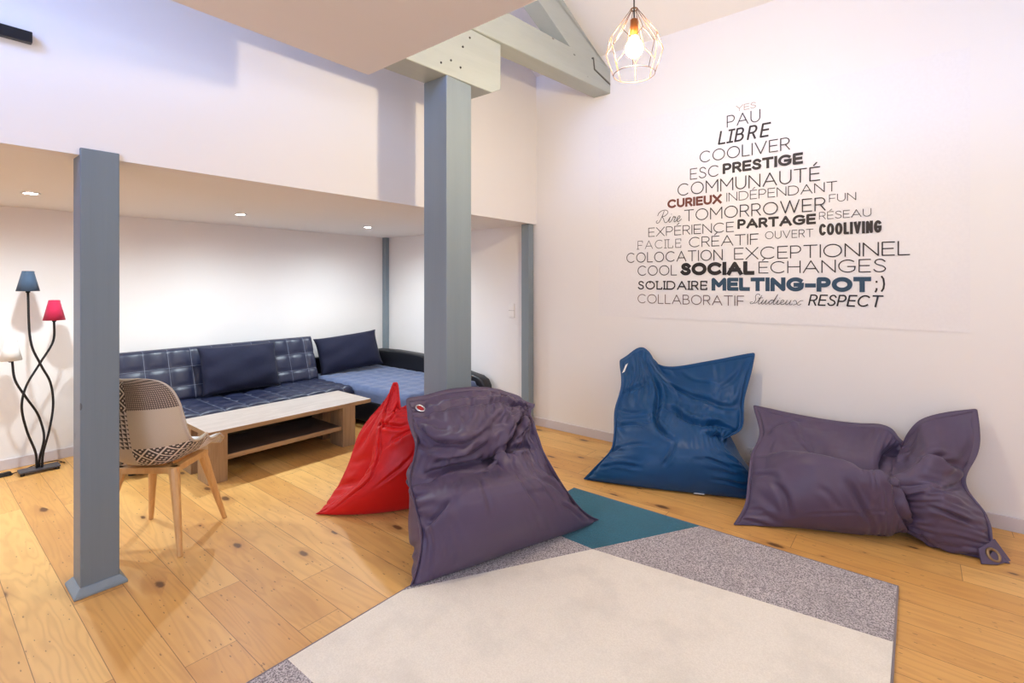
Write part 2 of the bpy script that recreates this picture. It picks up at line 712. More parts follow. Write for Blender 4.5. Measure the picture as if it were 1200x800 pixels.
# mortise shoulder of the rafter in the tie beam
b = MB()
yy = ya(RW) - 0.006
q = [(3.70, 3.30), (3.715, 3.20), (RW - 0.01, 3.135), (RW - 0.01, 3.15), (3.728, 3.21), (3.712, 3.30)]
b.prism([(x - IX, ya(x) - 0.004 - IY, z - IZ) for x, z in q], [(x - IX, ya(x) + 0.02 - IY, z - IZ) for x, z in q])
b.build('joint_line', m_plain('dark_joint_gap', srgb(92, 90, 84), 0.8), tr)
# nail heads on the bolster
NAIL = m_plain('rusty_nail', srgb(50, 45, 42), 0.7)
for u, z in ((2.02, 2.98), (2.10, 2.90), (2.20, 2.80), (2.12, 2.76), (2.28, 2.78), (2.30, 2.92), (1.98, 2.82), (2.36, 3.0)):
    b = MB()
    y0 = fy(u) - IY
    b.tube([(u - IX, y0 + 0.004, z - IZ), (u - IX, y0 - 0.004, z - IZ)], 0.007, 8)
    b.build('nail', NAIL, tr)

# black bar on the mezzanine wall
b = MB()
b.box(-1.9, -0.03, -0.0235, 0.0, 0.0, 0.0235)
b.tube([(-0.3, 0.0, 0), (-0.3, -0.02, 0)], 0.012)
o = b.build('wall_rail', m_plain('black_rail', srgb(16, 18, 28), 0.35), bevel=0.003)
o.location = (0.358, FY - 0.001, 2.427)
tag(o, 'black bar fixed high on the white wall at the upper left edge', 'rail')

# ------------------------------------------------------------------ rug
RUGX0, RUGX1, RUGY0, RUGY1, RUGT = 0.25, 2.88, 0.07, 1.80, 0.016
RM = [m_carpet('cream_carpet_pile', srgb(218, 208, 194), srgb(242, 234, 222), 0.35),
      m_carpet('grey_carpet_pile', srgb(108, 98, 102), srgb(204, 194, 194), 0.95),
      m_carpet('teal_carpet_pile', srgb(8, 74, 96), srgb(24, 108, 130), 0.5)]
c0 = (2.278, 1.310)
polys = [(2, [c0, (2.88, 0.960), (2.88, 1.80), (2.296, 1.80)]),
         (1, [c0, (2.42, 0.07), (2.88, 0.07), (2.88, 0.960)]),
         (1, [c0, (2.296, 1.80), (1.43, 1.80)]),
         (0, [c0, (1.43, 1.80), (0.905, 1.80), (0.93, 0.07), (2.42, 0.07)]),
         (1, [(0.905, 1.80), (RUGX0, 1.80), (RUGX0, 0.07), (0.93, 0.07)])]
b = MB()
for mi, pg in polys:
    b.add([(x, y, RUGT) for x, y in pg], [tuple(range(len(pg)))], mi)
edge = [(0.905, 1.80), (RUGX0, 1.80), (RUGX0, 0.07), (0.93, 0.07), (2.42, 0.07), (2.88, 0.07), (2.88, 0.96), (2.88, 1.80), (2.296, 1.80), (1.43, 1.80)]
emi = [1, 1, 1, 0, 1, 1, 2, 2, 1, 0]
for i in range(len(edge)):
    a, d = edge[i], edge[(i + 1) % len(edge)]
    b.add([(a[0], a[1], RUGT), (d[0], d[1], RUGT), (d[0], d[1], 0), (a[0], a[1], 0)], [(0, 1, 2, 3)], emi[i])
rug = b.build('rug', RM, merge=1e-4)
tag(rug, 'low-pile rug in cream, grey and teal panels on the pine floor', 'rug')
b = MB()
b.tube([(x, y, 0.010) for x, y in [(RUGX0, 0.07), (2.88, 0.07), (2.88, 1.80), (RUGX0, 1.80)]], 0.008, 6)
b.build('edge_binding', m_cloth('grey_rug_binding', srgb(120, 108, 112), 300), rug)

# ------------------------------------------------------------------ corner sofa
LEATHER = NT('navy_black_leatherette')
_v = LEATHER.coord('Object')
LEATHER.base(LEATHER.mix(LEATHER.noise(_v, 12, 3), srgb(24, 28, 50), srgb(34, 39, 66)))
LEATHER.set(rough=0.40, spec=0.5)
LEATHER.bump(LEATHER.noise(_v, 260, 3), 0.10, 0.002)
LEATHER = LEATHER.m
BLACKL = m_plain('black_leatherette', srgb(20, 20, 27), 0.42, bump=0.05, bscale=200)
VELVET = m_cloth('blue_grey_velvet', srgb(80, 95, 132), 500, 0.75, 0.3, 0.38, 0.16)
NAVYV = m_cloth('dark_navy_velvet', srgb(15, 18, 46), 500, 0.8, 0.06, 0.25, 0.15)
STITCH = m_plain('pale_stitching_thread', srgb(140, 146, 164), 0.7)


def lerp(a, c, t):
    return a + (c - a) * t


def tuft_panel(O, U, V, N, us, vs, thick, bulge, res=7, power=0.4, edge=0.035, seam_r=0.0012, seams=True):
    """padded panel: us, vs are the seam positions along U and V (first and last are the edges)"""
    O, U, V, N = [np.array(q, float) for q in (O, U, V, N)]

    def samples(ps):
        out = []
        for i in range(len(ps) - 1):
            for k in range(res):
                out.append((lerp(ps[i], ps[i + 1], k / res), k / res))
        out.append((ps[-1], 1.0))
        return out
    su, sv = samples(us), samples(vs)
    u0, u1, v0, v1 = us[0], us[-1], vs[0], vs[-1]

    def hgt(u, fu, v, fv):
        h = bulge * ((max(0, math.sin(math.pi * fu)) * max(0, math.sin(math.pi * fv))) ** power)
        d = min(u - u0, u1 - u, v - v0, v1 - v)
        if d < edge:
            h -= edge * (1 - math.sqrt(max(0, 1 - (1 - d / edge) ** 2)))
        return h

    def P(u, v, h):
        return O + U * u + V * v + N * h
    G = [[P(u, v, hgt(u, fu, v, fv)) for u, fu in su] for v, fv in sv]
    # side skirt and back
    nu, nv = len(su), len(sv)
    top = [[P(u, v, -thick) for u, _ in su] for v, _ in (sv[0],)][0]
    bot = [P(u, sv[-1][0], -thick) for u, _ in su]
    G = [top] + G + [bot]
    G2 = []
    for i, r in enumerate(G):
        v = sv[min(max(i - 1, 0), nv - 1)][0]
        G2.append([P(u0, v, -thick)] + r + [P(u1, v, -thick)])
    mb = MB()
    mb.grid(G2)
    mb.add([P(u0, v0, -thick), P(u1, v0, -thick), P(u1, v1, -thick), P(u0, v1, -thick)], [(0, 3, 2, 1)])
    st = MB()
    if seams:
        for u in us[1:-1]:
            st.tube([P(u, v, hgt(u, 0, v, fv) + 0.0005) for v, fv in sv], seam_r, 4)
        for v in vs[1:-1]:
            st.tube([P(u, v, hgt(u, fu, v, 0) + 0.0005) for u, fu in su], seam_r, 4)
    return mb, st


sofa = tag(empty('corner_sofa', (2.4, 4.75, 0)), 'dark navy corner sofa with white-stitched tufted seat and a blue velvet chaise', 'sofa')
SO = np.array((2.4, 4.75, 0))


def rel(p):
    return tuple(np.array(p, float) - SO)


SX0, SX1 = 1.00, 2.84
cols = [SX0] + [1.135 + 0.1775 * k for k in range(10)] + [SX1]
cols = [c for c in cols if c <= SX1]
if SX1 - cols[-2] < 0.08:
    cols.pop(-2)
cu = [c - SX0 for c in cols]
mb, st = tuft_panel(rel((SX0, 4.315, 0.372)), (1, 0, 0), (0, 1, 0), (0, 0, 1), cu, [0, 0.11, 0.27, 0.43, 0.60, 0.74], 0.13, 0.018, 7, 0.42, 0.04)
seat = mb.build('seat_cushion', LEATHER, sofa, smooth=True, merge=1e-5)
st.build('stitching', STITCH, seat)
bv = np.array((0, 0.165, 0.455))
bl = float(np.linalg.norm(bv))
bv /= bl
bn = np.array((0, -bv[2], bv[1]))
mb, st = tuft_panel(rel((SX0, 4.945, 0.372)), (1, 0, 0), bv, bn, cu, [0, 0.128, 0.300, bl], 0.12, 0.020, 7, 0.42, 0.03)
bk = mb.build('back_cushion', LEATHER, sofa, smooth=True, merge=1e-5)
st.build('stitching', STITCH, bk)
b = MB()
b.box(SX0 - 2.4, 4.36 - 4.75, 0.06, SX1 - 2.4, 5.16 - 4.75, 0.245)
b.build('seat_base', BLACKL, sofa, bevel=0.012)
# chaise
CX0, CX1, CY0, CY1 = 2.852, 3.765, 3.50, 5.20
n_ = 6
mb, st = tuft_panel(rel((CX0, CY0, 0.384)), (1, 0, 0), (0, 1, 0), (0, 0, 1), [(CX1 - CX0) * k / n_ for k in range(n_ + 1)],
                    [(CY1 - CY0) * k / 11 for k in range(12)], 0.125, 0.013, 6, 0.5, 0.045, seams=False)
mb.build('chaise_cushion', VELVET, sofa, smooth=True, merge=1e-5)
b = MB()
b.box(CX0 - 2.4 - 0.005, CY0 + 0.02 - 4.75, 0.05, CX1 - 2.4, CY1 - 4.75, 0.270)
b.build('chaise_base', BLACKL, sofa, bevel=0.02)
# armrest along the right wall: profile in Y-Z swept in X
prof = [(5.26, 0.08), (5.26, 0.575), (4.9, 0.585), (4.5, 0.577), (4.1, 0.54), (3.8, 0.475), (3.62, 0.447), (3.52, 0.432), (3.455, 0.40), (3.42, 0.34), (3.41, 0.25), (3.42, 0.08)]
b = MB()
b.prism([(3.768 - 2.4, y - 4.75, z) for y, z in prof], [(3.893 - 2.4, y - 4.75, z) for y, z in prof])
b.build('armrest', BLACKL, sofa, bevel=0.025, bseg=4, smooth=True)
b = MB()
b.box(CX0 - 2.4, 5.205 - 4.75, 0.08, 3.768 - 2.4, 5.275 - 4.75, 0.56)
b.build('chaise_back', BLACKL, sofa, bevel=0.02, bseg=3)
LEGM = m_plain('black_sofa_foot', srgb(18, 18, 20), 0.4)
for x, y in ((1.08, 4.44), (1.08, 5.08), (2.74, 4.44), (2.95, 3.62), (3.68, 3.62), (3.68, 5.1)):
    b = MB()
    b.lathe([(0.025, 0), (0.03, 0.062)], (x - 2.4, y - 4.75, 0), 16)
    b.build('leg', LEGM, sofa)


def pillow_mesh(w, h, t, n=30, seed=0, wr=0.008):
    rnd = random.Random(seed)
    ph = [rnd.uniform(0, 6.28) for _ in range(8)]
    mb = MB()
    for side in (1, -1):
        G = []
        for i in range(n + 1):
            r = []
            for j in range(n + 1):
                s, q = -1 + 2 * j / n, -1 + 2 * i / n
                pin = 1 - 0.05 * (abs(q) ** 2) * (1 - abs(s) ** 4)
                pin2 = 1 - 0.06 * (abs(s) ** 2) * (1 - abs(q) ** 4)
                th = t * ((max(0, 1 - abs(s) ** 2.6)) ** 0.55) * ((max(0, 1 - abs(q) ** 2.6)) ** 0.55)
                wv = wr * (math.sin(6 * s + 3 * q + ph[0]) + math.sin(-4 * s + 7 * q + ph[1]) + 0.6 * math.sin(11 * s * q + ph[2]))
                wv *= min(1, th / t * 2)
                # corner folds
                cf = 0.010 * math.sin(14 * math.atan2(q, s)) * (abs(s * q)) * min(1, th / t * 3)
                r.append((s * w / 2 * pin2, side * (th + (wv + cf if side > 0 else -wv * 0.5)) , q * h / 2 * pin))
            G.append(r)
        mb.grid(G, flip=side < 0)
    return mb


# scatter cushions on the sofa
o = pillow_mesh(0.72, 0.44, 0.085, seed=3).build('cushion', NAVYV, smooth=True, merge=1e-4)
o.location = (2.03, 4.915, 0.607)
o.rotation_euler = (math.radians(-17), math.radians(1.0), math.radians(3))
tag(o, 'large dark navy velvet cushion leaning on the stitched sofa back', 'cushion', 'navy velvet sofa cushions')
o = pillow_mesh(0.74, 0.42, 0.095, seed=8).build('cushion', NAVYV, smooth=True, merge=1e-4)
o.location = (3.255, 5.035, 0.612)
o.rotation_euler = (math.radians(-20), math.radians(-5), math.radians(-10))
tag(o, 'dark navy velvet cushion in the chaise corner below the thin corner post', 'cushion', 'navy velvet sofa cushions')

# ------------------------------------------------------------------ coffee table
OAKG = m_wood('grey_oak_table_top', srgb(216, 204, 196), srgb(176, 160, 150), 0, 1.3, 0.3, 0.9, srgb(150, 134, 124))
OAKB = m_wood('brown_oak_veneer', srgb(178, 148, 112), srgb(140, 108, 76), 2, 1.3, 0.5, 0.8)
OAKBX = m_wood('brown_oak_rail', srgb(178, 148, 112), srgb(140, 108, 76), 0, 1.3, 0.5, 0.8)
SHELFD = m_wood('dark_shelf_board', srgb(92, 74, 64), srgb(62, 50, 46), 0, 1.3, 0.45, 0.9)
tb = tag(empty('coffee_table', (2.0, 4.04, 0)), 'long low oak coffee table with a lower shelf in front of the sofa', 'table')
b = MB()
b.box(-0.657, -0.262, 0.338, 0.657, 0.262, 0.368)
b.build('table_top', [OAKG], tb, bevel=0.002)
b = MB()
b.box(-0.658, -0.2635, 0.337, 0.658, -0.262, 0.3675)
b.box(0.657, -0.2635, 0.337, 0.6585, 0.262, 0.3675)
b.box(-0.6585, -0.2635, 0.337, -0.657, 0.262, 0.3675)
b.build('edge_banding', OAKBX, tb)
LX_ = [(-0.652, -0.525), (0.385, 0.505)]
for x0, x1 in LX_:
    for y0, y1 in ((-0.25, -0.06), (0.07, 0.25)):
        b = MB()
        b.box(x0, y0 if x0 < 0 else y0 - 0.005, 0, x1, y1, 0.338)
        b.build('leg', OAKB, tb, bevel=0.002)
b = MB()
b.box(-0.525, -0.225, 0.150, 0.385, 0.235, 0.174)
b.build('shelf', SHELFD, tb, bevel=0.002)
b = MB()
b.box(-0.525, -0.236, 0.144, 0.385, -0.224, 0.178)
b.build('shelf_rail', OAKBX, tb, bevel=0.002)

# ------------------------------------------------------------------ patchwork chair


def m_patch(name, kind):
    t = NT(name)
    uv = t.coord('UV')
    sp = t.n('ShaderNodeSeparateXYZ')
    t.link(uv, sp.inputs[0])
    x, y = sp.outputs[0], sp.outputs[1]
    fine = t.noise(uv, 900, 2)
    fr = lambda a, k, o=0.0: t.math('FRACT', t.math('ADD', t.math('MULTIPLY', a, k), o + 50.0))
    if kind == 'check':
        a = t.math('GREATER_THAN', fr(x, 100), 0.42)
        c = t.math('GREATER_THAN', fr(y, 100), 0.42)
        f = t.math('MULTIPLY', a, c)
        col = t.mix(f, srgb(66, 52, 48), srgb(184, 164, 148))
    elif kind == 'hound':
        k = 42
        a = t.math('GREATER_THAN', fr(x, k), 0.5)
        c = t.math('GREATER_THAN', fr(y, k), 0.5)
        d = t.math('GREATER_THAN', fr(t.math('ADD', x, y), k * 1.0), 0.5)
        f = t.math('ADD', t.math('MULTIPLY', a, c), t.math('MULTIPLY', d, t.math('ABSOLUTE', t.math('SUBTRACT', a, c))), clamp=True)
        col = t.mix(f, srgb(28, 27, 38), srgb(206, 196, 188))
    elif kind == 'lattice':
        k = 13.5
        d1 = t.math('ABSOLUTE', t.math('SUBTRACT', fr(t.math('ADD', x, y), k), 0.5))
        d2 = t.math('ABSOLUTE', t.math('SUBTRACT', fr(t.math('SUBTRACT', x, y), k), 0.5))
        ln = t.math('GREATER_THAN', t.math('MAXIMUM', d1, d2), 0.43)
        e1 = t.math('ABSOLUTE', t.math('SUBTRACT', d1, 0.16))
        e2 = t.math('ABSOLUTE', t.math('SUBTRACT', d2, 0.16))
        dots = t.math('LESS_THAN', t.math('ADD', e1, e2), 0.13)
        f = t.math('ADD', ln, dots, clamp=True)
        col = t.mix(f, srgb(30, 24, 28), srgb(226, 214, 200))
    elif kind == 'grey':
        a = t.math('GREATER_THAN', fr(t.math('ADD', x, y), 70), 0.5)
        c = t.math('GREATER_THAN', fr(t.math('SUBTRACT', x, y), 70), 0.6)
        f = t.math('MULTIPLY', a, c)
        col = t.mix(f, srgb(222, 222, 226), srgb(150, 158, 176))
    else:
        a = t.math('SINE', t.math('MULTIPLY', x, 1900))
        c = t.math('SINE', t.math('MULTIPLY', y, 1900))
        f = t.math('ADD', t.math('MULTIPLY', t.math('MULTIPLY', a, c), 0.3), 0.5)
        col = t.mix(f, srgb(176, 158, 136), srgb(214, 200, 178))
    t.base(t.mix(t.math('MULTIPLY', fine, 0.25), col, srgb(190, 176, 160)))
    t.set(rough=0.9, sheen=0.2, spec=0.15)
    t.bump(fine, 0.25, 0.002)
    return t.m


PATCH = [m_patch('small_check_tweed', 'check'), m_patch('beige_linen', 'linen'), m_patch('black_white_lattice', 'lattice'),
         m_patch('black_white_houndstooth', 'hound'), m_patch('pale_grey_pattern', 'grey')]
CH_ANG = math.atan2(0.15, 0.17)
ch = tag(empty('patchwork_chair', (0.93, 3.225, 0), CH_ANG - math.pi / 2), 'black, white and beige patchwork tub chair on oak legs, behind the slim left post', 'chair')
ctrl = [(0.215, 0.452, 0.185), (0.205, 0.470, 0.205), (0.13, 0.472, 0.225), (0.02, 0.462, 0.232), (-0.10, 0.455, 0.232), (-0.175, 0.475, 0.230),
        (-0.222, 0.53, 0.226), (-0.245, 0.61, 0.222), (-0.262, 0.70, 0.214), (-0.277, 0.79, 0.200), (-0.287, 0.86, 0.172), (-0.293, 0.900, 0.125), (-0.296, 0.918, 0.05)]
prof = catmull(ctrl, 4)
npf = len(prof)
arc = [0.0]
for i in range(1, npf):
    arc.append(arc[-1] + math.dist(prof[i][:2], prof[i - 1][:2]))
NS = 32
TH = 0.017


def shell_pt(i, s):
    y, z, w = prof[i]
    t = arc[i] / arc[-1]
    bend = min(1, max(0, (t - 0.30) / 0.22))
    bend = bend * bend * (3 - 2 * bend)
    a = abs(s)
    seatlift = (0.055 * a ** 3) * (1 - bend) * min(1, t / 0.12)
    fwd = (0.085 * a ** 2.2) * bend * (w / 0.24)
    mid = math.exp(-((t - 0.42) / 0.13) ** 2)
    return Vector((s * w, y + fwd + 0.075 * mid * a ** 3, z + seatlift + 0.085 * mid * a ** 3))


C_ = [[shell_pt(i, -1 + 2 * j / NS) for j in range(NS + 1)] for i in range(npf)]
Nn = []
for i in range(npf):
    row = []
    for j in range(NS + 1):
        du = C_[i][min(j + 1, NS)] - C_[i][max(j - 1, 0)]
        dv = C_[min(i + 1, npf - 1)][j] - C_[max(i - 1, 0)][j]
        n = du.cross(dv)
        row.append(n.normalized() if n.length > 1e-9 else Vector((0, 0, 1)))
    Nn.append(row)


def shell_mat(i, j, outer):
    s = -1 + 2 * (j + 0.5) / NS
    z = (prof[i][1] + prof[min(i + 1, npf - 1)][1]) / 2
    t = arc[i] / arc[-1]
    if outer:
        if t < 0.30:
            return 4 if s > 0.2 else 1
        if s > 0.0:
            return 0 if z > 0.765 else (1 if (z > 0.565 and t > 0.4) else 2)
        if s > -0.42:
            return 2 if z > 0.765 else (3 if (z > 0.565 and t > 0.4) else 1)
        return 1 if z > 0.745 else (2 if z > 0.6 else 0)
    if t < 0.42:
        return 4 if s > 0 else 0
    return 3 if z > 0.7 else (1 if s > 0 else 2)


me_v, me_f, me_m, me_uv = [], [], [], []
for side in (0, 1):
    base = len(me_v)
    for i in range(npf):
        for j in range(NS + 1):
            s = -1 + 2 * j / NS
            e = min(1.0, (1 - abs(s)) * 6, (npf - 1 - i) / 3.0, i / 2.0) if True else 1
            th = TH * (0.35 + 0.65 * math.sqrt(max(0, e)))
            me_v.append(C_[i][j] + Nn[i][j] * (th if side == 0 else -th))
    for i in range(npf - 1):
        for j in range(NS):
            q = [base + i * (NS + 1) + j, base + i * (NS + 1) + j + 1, base + (i + 1) * (NS + 1) + j + 1, base + (i + 1) * (NS + 1) + j]
            uvq = [((-1 + 2 * (k % (NS + 1)) / NS) * 0.235, arc[(k - base) // (NS + 1)]) for k in q]
            uvq = [(((-1 + 2 * ((k - base) % (NS + 1)) / NS)) * 0.235, arc[(k - base) // (NS + 1)]) for k in q]
            if side == 1:
                q, uvq = q[::-1], uvq[::-1]
            me_f.append(q)
            me_uv.append(uvq)
            me_m.append(shell_mat(i, j, side == 0))
n1 = npf * (NS + 1)
rim = [(0, j) for j in range(NS + 1)] + [(i, NS) for i in range(1, npf)] + [(npf - 1, j) for j in range(NS - 1, -1, -1)] + [(i, 0) for i in range(npf - 2, 0, -1)]
for k in range(len(rim)):
    a, c = rim[k], rim[(k + 1) % len(rim)]
    ia, ic = a[0] * (NS + 1) + a[1], c[0] * (NS + 1) + c[1]
    me_f.append([ia, ic, n1 + ic, n1 + ia])
    me_uv.append([(0, 0)] * 4)
    me_m.append(1)
me = bpy.data.meshes.new('shell')
me.from_pydata([tuple(p) for p in me_v], [], me_f)
uvl = me.uv_layers.new(name='UVMap')
k = 0
for fuv in me_uv:
    for q in fuv:
        uvl.data[k].uv = q
        k += 1
for m in PATCH:
    me.materials.append(m)
me.polygons.foreach_set('material_index', me_m)
me.polygons.foreach_set('use_smooth', [True] * len(me.polygons))
shell = bpy.data.objects.new('seat_shell', me)
COL.objects.link(shell)
shell.parent = ch
b = MB()
b.tube([C_[i][j] for i, j in rim] + [C_[0][0]], 0.008, 6)
b.build('piping', m_plain('black_white_piping', srgb(196, 184, 170), 0.8), shell, smooth=True)
OAK = m_wood('honey_oak_leg', srgb(222, 178, 118), srgb(198, 146, 90), 2, 1.0, 0.4, 0.8)
for sx in (-1, 1):
    for sy in (-1, 1):
        b = MB()
        top = Vector((sx * 0.135, sy * 0.125 - 0.01, 0.425))
        ft = Vector((sx * 0.213, sy * 0.213, 0.0))
        pts = [top + (ft - top) * t for t in (0, 0.12, 0.35, 0.7, 1.0)]
        b.tube(pts, [0.026, 0.025, 0.021, 0.0165, 0.0125], 12)
        lg = b.build('leg', OAK, ch, smooth=False, bevel=0.002)
b = MB()
for sx in (-1, 1):
    b.prism([(-0.14 * sx - 0.02, -0.14, 0.395), (-0.14 * sx + 0.02, -0.14, 0.395), (0.14 * sx + 0.02, 0.14, 0.395), (0.14 * sx - 0.02, 0.14, 0.395)],
            [(-0.14 * sx - 0.02, -0.14, 0.432), (-0.14 * sx + 0.02, -0.14, 0.432), (0.14 * sx + 0.02, 0.14, 0.432), (0.14 * sx - 0.02, 0.14, 0.432)])
b.box(-0.155, -0.15, 0.402, -0.115, 0.13, 0.436)
b.box(0.115, -0.15, 0.402, 0.155, 0.13, 0.436)
b.box(-0.155, -0.155, 0.402, 0.155, -0.115, 0.436)
b.build('under_frame', OAK, ch, bevel=0.004)

# ------------------------------------------------------------------ three-headed floor lamp
IRON = m_plain('black_iron', srgb(30, 26, 26), 0.5, 0.3)
fl_ = tag(empty('floor_lamp', (0.665, 5.06, 0)), 'black floor lamp with three twisting stems and blue, red and white shades', 'lamp')


def lp(u, v, yy=5.06):
    """image direction of a point on the lamp's plane, turned into room coordinates at that plane"""
    f = (math.cos(HEAD), math.sin(HEAD))
    r = (math.sin(HEAD), -math.cos(HEAD))
    dx = f[0] + r[0] * (u - 600) / 585.0
    dy = f[1] + r[1] * (u - 600) / 585.0
    t = yy / dy
    return (dx * t - 0.665, 0.0, EYE - (v - 331) / 585.0 * t)


stems = {
    'blue': [(32.4, 341), (34.8, 398), (47, 426.6), (59, 448), (62.5, 474), (57.4, 502.5), (50.5, 529), (48.7, 551)],
    'red': [(63.4, 375), (62.8, 400), (47.2, 425.5), (30.4, 452), (25, 477), (32, 506), (41.5, 529.5), (43.2, 551)],
    'white': [(14.5, 423), (17.5, 445), (30.4, 465.4), (44, 484), (51, 502.5), (51.6, 516), (47, 536), (46, 551)]}
shades = {'blue': (32.4, 317.5, 341, 8.7, 17.6, srgb(62, 82, 106)), 'red': (63.5, 351.5, 375, 8.2, 16.6, srgb(190, 22, 70)),
          'white': (13.0, 399.5, 422.5, 8.2, 17.2, srgb(242, 240, 236))}
yo = {'blue': -0.012, 'red': 0.0, 'white': 0.012}
for key in ('blue', 'red', 'white'):
    pts = []
    raw = stems[key]
    for q, (u, v) in enumerate(raw):
        p = lp(u, v)
        wv = yo[key] + 0.02 * math.sin(q * 1.3) * (1 if key == 'red' else -1)
        pts.append((p[0], wv if q < len(raw) - 2 else yo[key], max(p[2], 0.03)))
    pts[-1] = (pts[-1][0], pts[-1][1], 0.03)
    b = MB()
    b.tube(catmull(pts, 7), 0.0075, 8)
    st_ = b.build('stem', IRON, fl_, smooth=True)
    u, vt, vb, rt, rb, col = shades[key]
    pt, pb = lp(u, vt), lp(u, vb)
    sc = math.dist(lp(u, vt), lp(u + 1, vt)) * 0.82
    sm = NT(key + '_lamp_shade_fabric')
    vv = sm.coord('Object')
    sm.base(sm.mix(sm.noise(vv, 400, 2), col, tuple(c * 0.85 for c in col[:3]) + (1,)))
    sm.set(rough=0.85, sheen=0.15)
    sm.b.inputs['Subsurface Weight'].default_value = 0.0
    b = MB()
    R0, R1 = rt * sc, rb * sc
    b.lathe([(R0, pt[2]), (R0 - 0.002, pt[2]), (R1 - 0.002, pb[2]), (R1, pb[2])], (pt[0], yo[key], 0), 40, close=True)
    o = b.build('lamp_shade', sm.m, fl_, smooth=False)
    for pgn in o.data.polygons:
        pgn.use_smooth = abs(pgn.normal.z) < 0.8
    o['label'] = key + ' cone lamp shade'
    b = MB()
    b.lathe([(0.011, pb[2] - 0.012), (0.013, pb[2] - 0.008), (0.013, pb[2] + 0.05), (0.006, pb[2] + 0.055)], (pt[0], yo[key], 0), 14)
    b.lathe([(0.004, pb[2] + 0.05), (0.022, pb[2] + 0.075), (0.024, pb[2] + 0.09), (0.001, pb[2] + 0.112)], (pt[0], yo[key], 0), 14)
    for a in range(3):
        an = a * 2.094
        b.tube([(pt[0], yo[key], pb[2] + 0.045), (pt[0] + (R0 + 0.003) * math.cos(an), yo[key] + (R0 + 0.003) * math.sin(an), pt[2] - 0.004)], 0.0015, 4)
    b.build('bulb_holder', IRON, o)
b = MB()
b.box(-0.112, -0.055, 0.018, 0.112, 0.055, 0.030)
b.build('base_plate', m_plain('grey_steel_plate', srgb(78, 76, 82), 0.4, 0.4), fl_, bevel=0.003)
for x in (-0.095, 0.095):
    for y in (-0.042, 0.042):
        b = MB()
        b.lathe([(0.012, 0), (0.013, 0.019)], (x, y, 0), 12)
        b.build('foot', IRON, fl_)
b = MB()
cab = catmull([(0.02, 0.056, 0.02), (0.09, 0.09, 0.006), (0.145, 0.10, 0.006), (0.15, 0.065, 0.008), (0.10, 0.062, 0.036), (0.0, 0.066, 0.036), (-0.06, 0.075, 0.02), (-0.10, 0.08, 0.008), (-0.17, 0.06, 0.006)], 8)
b.tube(cab, 0.0035, 6)
cb = b.build('power_cord', IRON, fl_, smooth=True)
b = MB()
b.prism([(-0.21, 0.04, 0.0), (-0.145, 0.04, 0.0), (-0.13, 0.06, 0.0), (-0.145, 0.08, 0.0), (-0.21, 0.08, 0.0), (-0.225, 0.06, 0)],
        [(-0.20, 0.047, 0.028), (-0.155, 0.047, 0.030), (-0.145, 0.06, 0.030), (-0.155, 0.073, 0.03), (-0.20, 0.073, 0.028), (-0.21, 0.06, 0.025)])
b.build('foot_switch', IRON, cb, bevel=0.003)

# ------------------------------------------------------------------ recessed downlights
TRIM = m_plain('white_downlight_trim', srgb(240, 240, 240), 0.3)
DISC = m_emit('downlight_glow', (1, 0.98, 0.96, 1), 60.0)
for dx, lab in ((-0.80, None), (0.536, 'recessed spotlight above the floor lamp, left of the slim dark post'), (1.806, 'recessed spotlight above the coffee table, middle one of three'), (3.05, 'recessed spotlight nearest the thick central post')):
    if lab is None:
        lab = 'recessed spotlight of the alcove, out of frame to the left'
    d = tag(empty('ceiling_spotlight', (dx, 4.385, MZ)), lab, 'spotlight', 'alcove ceiling spotlights')
    b = MB()
    b.lathe([(0.034, -0.001), (0.048, -0.001), (0.050, -0.005), (0.036, -0.007)], (0, 0, 0), 28, close=True)
    b.build('trim_ring', TRIM, d, smooth=True)
    b = MB()
    b.lathe([(0.0, -0.003), (0.035, -0.003)], (0, 0, 0), 24)
    b.build('lamp_face', DISC, d)
    s = lamp('spot_beam', 'SPOT', (0, 0, -0.02), P_DOWN, C_DOWN, d, spot_size=math.radians(168), spot_blend=1.0, shadow_soft_size=0.03)

# ------------------------------------------------------------------ cage pendant
COPPER = m_plain('copper_wire', srgb(112, 72, 44), 0.5, 0.3)
COPPER2 = m_plain('copper_socket', srgb(190, 112, 50), 0.35, 0.7)
pe = tag(empty('cage_pendant', (2.288, 1.083, 2.42)), 'copper wire cage pendant lamp with a glowing bulb, at the end of the roof truss', 'lamp')
z = lambda a: a - 2.42
b = MB()
n = 8
apex = [(0.016 * math.cos(2 * math.pi * k / n), 0.016 * math.sin(2 * math.pi * k / n), z(2.745)) for k in range(n)]
sho = [(0.118 * math.cos(2 * math.pi * k / n), 0.118 * math.sin(2 * math.pi * k / n), z(2.600)) for k in range(n)]
mid = [(0.137 * math.cos(2 * math.pi * (k + .5) / n), 0.137 * math.sin(2 * math.pi * (k + .5) / n), z(2.535)) for k in range(n)]
low = [(0.100 * math.cos(2 * math.pi * (k + .5) / n), 0.100 * math.sin(2 * math.pi * (k + .5) / n), z(2.425)) for k in range(n)]
for k in range(n):
    b.tube([apex[k], sho[k]], 0.0017, 5)
    b.tube([sho[k], mid[k]], 0.0017, 5)
    b.tube([sho[k], mid[k - 1]], 0.0017, 5)
    b.tube([mid[k], low[k]], 0.0017, 5)
b.torus((0, 0, z(2.425)), (0, 0, 1), 0.100, 0.0018, 36, 5)
b.torus((0, 0, z(2.745)), (0, 0, 1), 0.016, 0.003, 16, 6)
b.build('wire_cage', COPPER, pe, smooth=True)
b = MB()
b.lathe([(0.008, z(2.70)), (0.019, z(2.692)), (0.020, z(2.615)), (0.014, z(2.605))], (0, 0, 0), 20)
b.build('bulb_socket', COPPER2, pe, smooth=True)
b = MB()
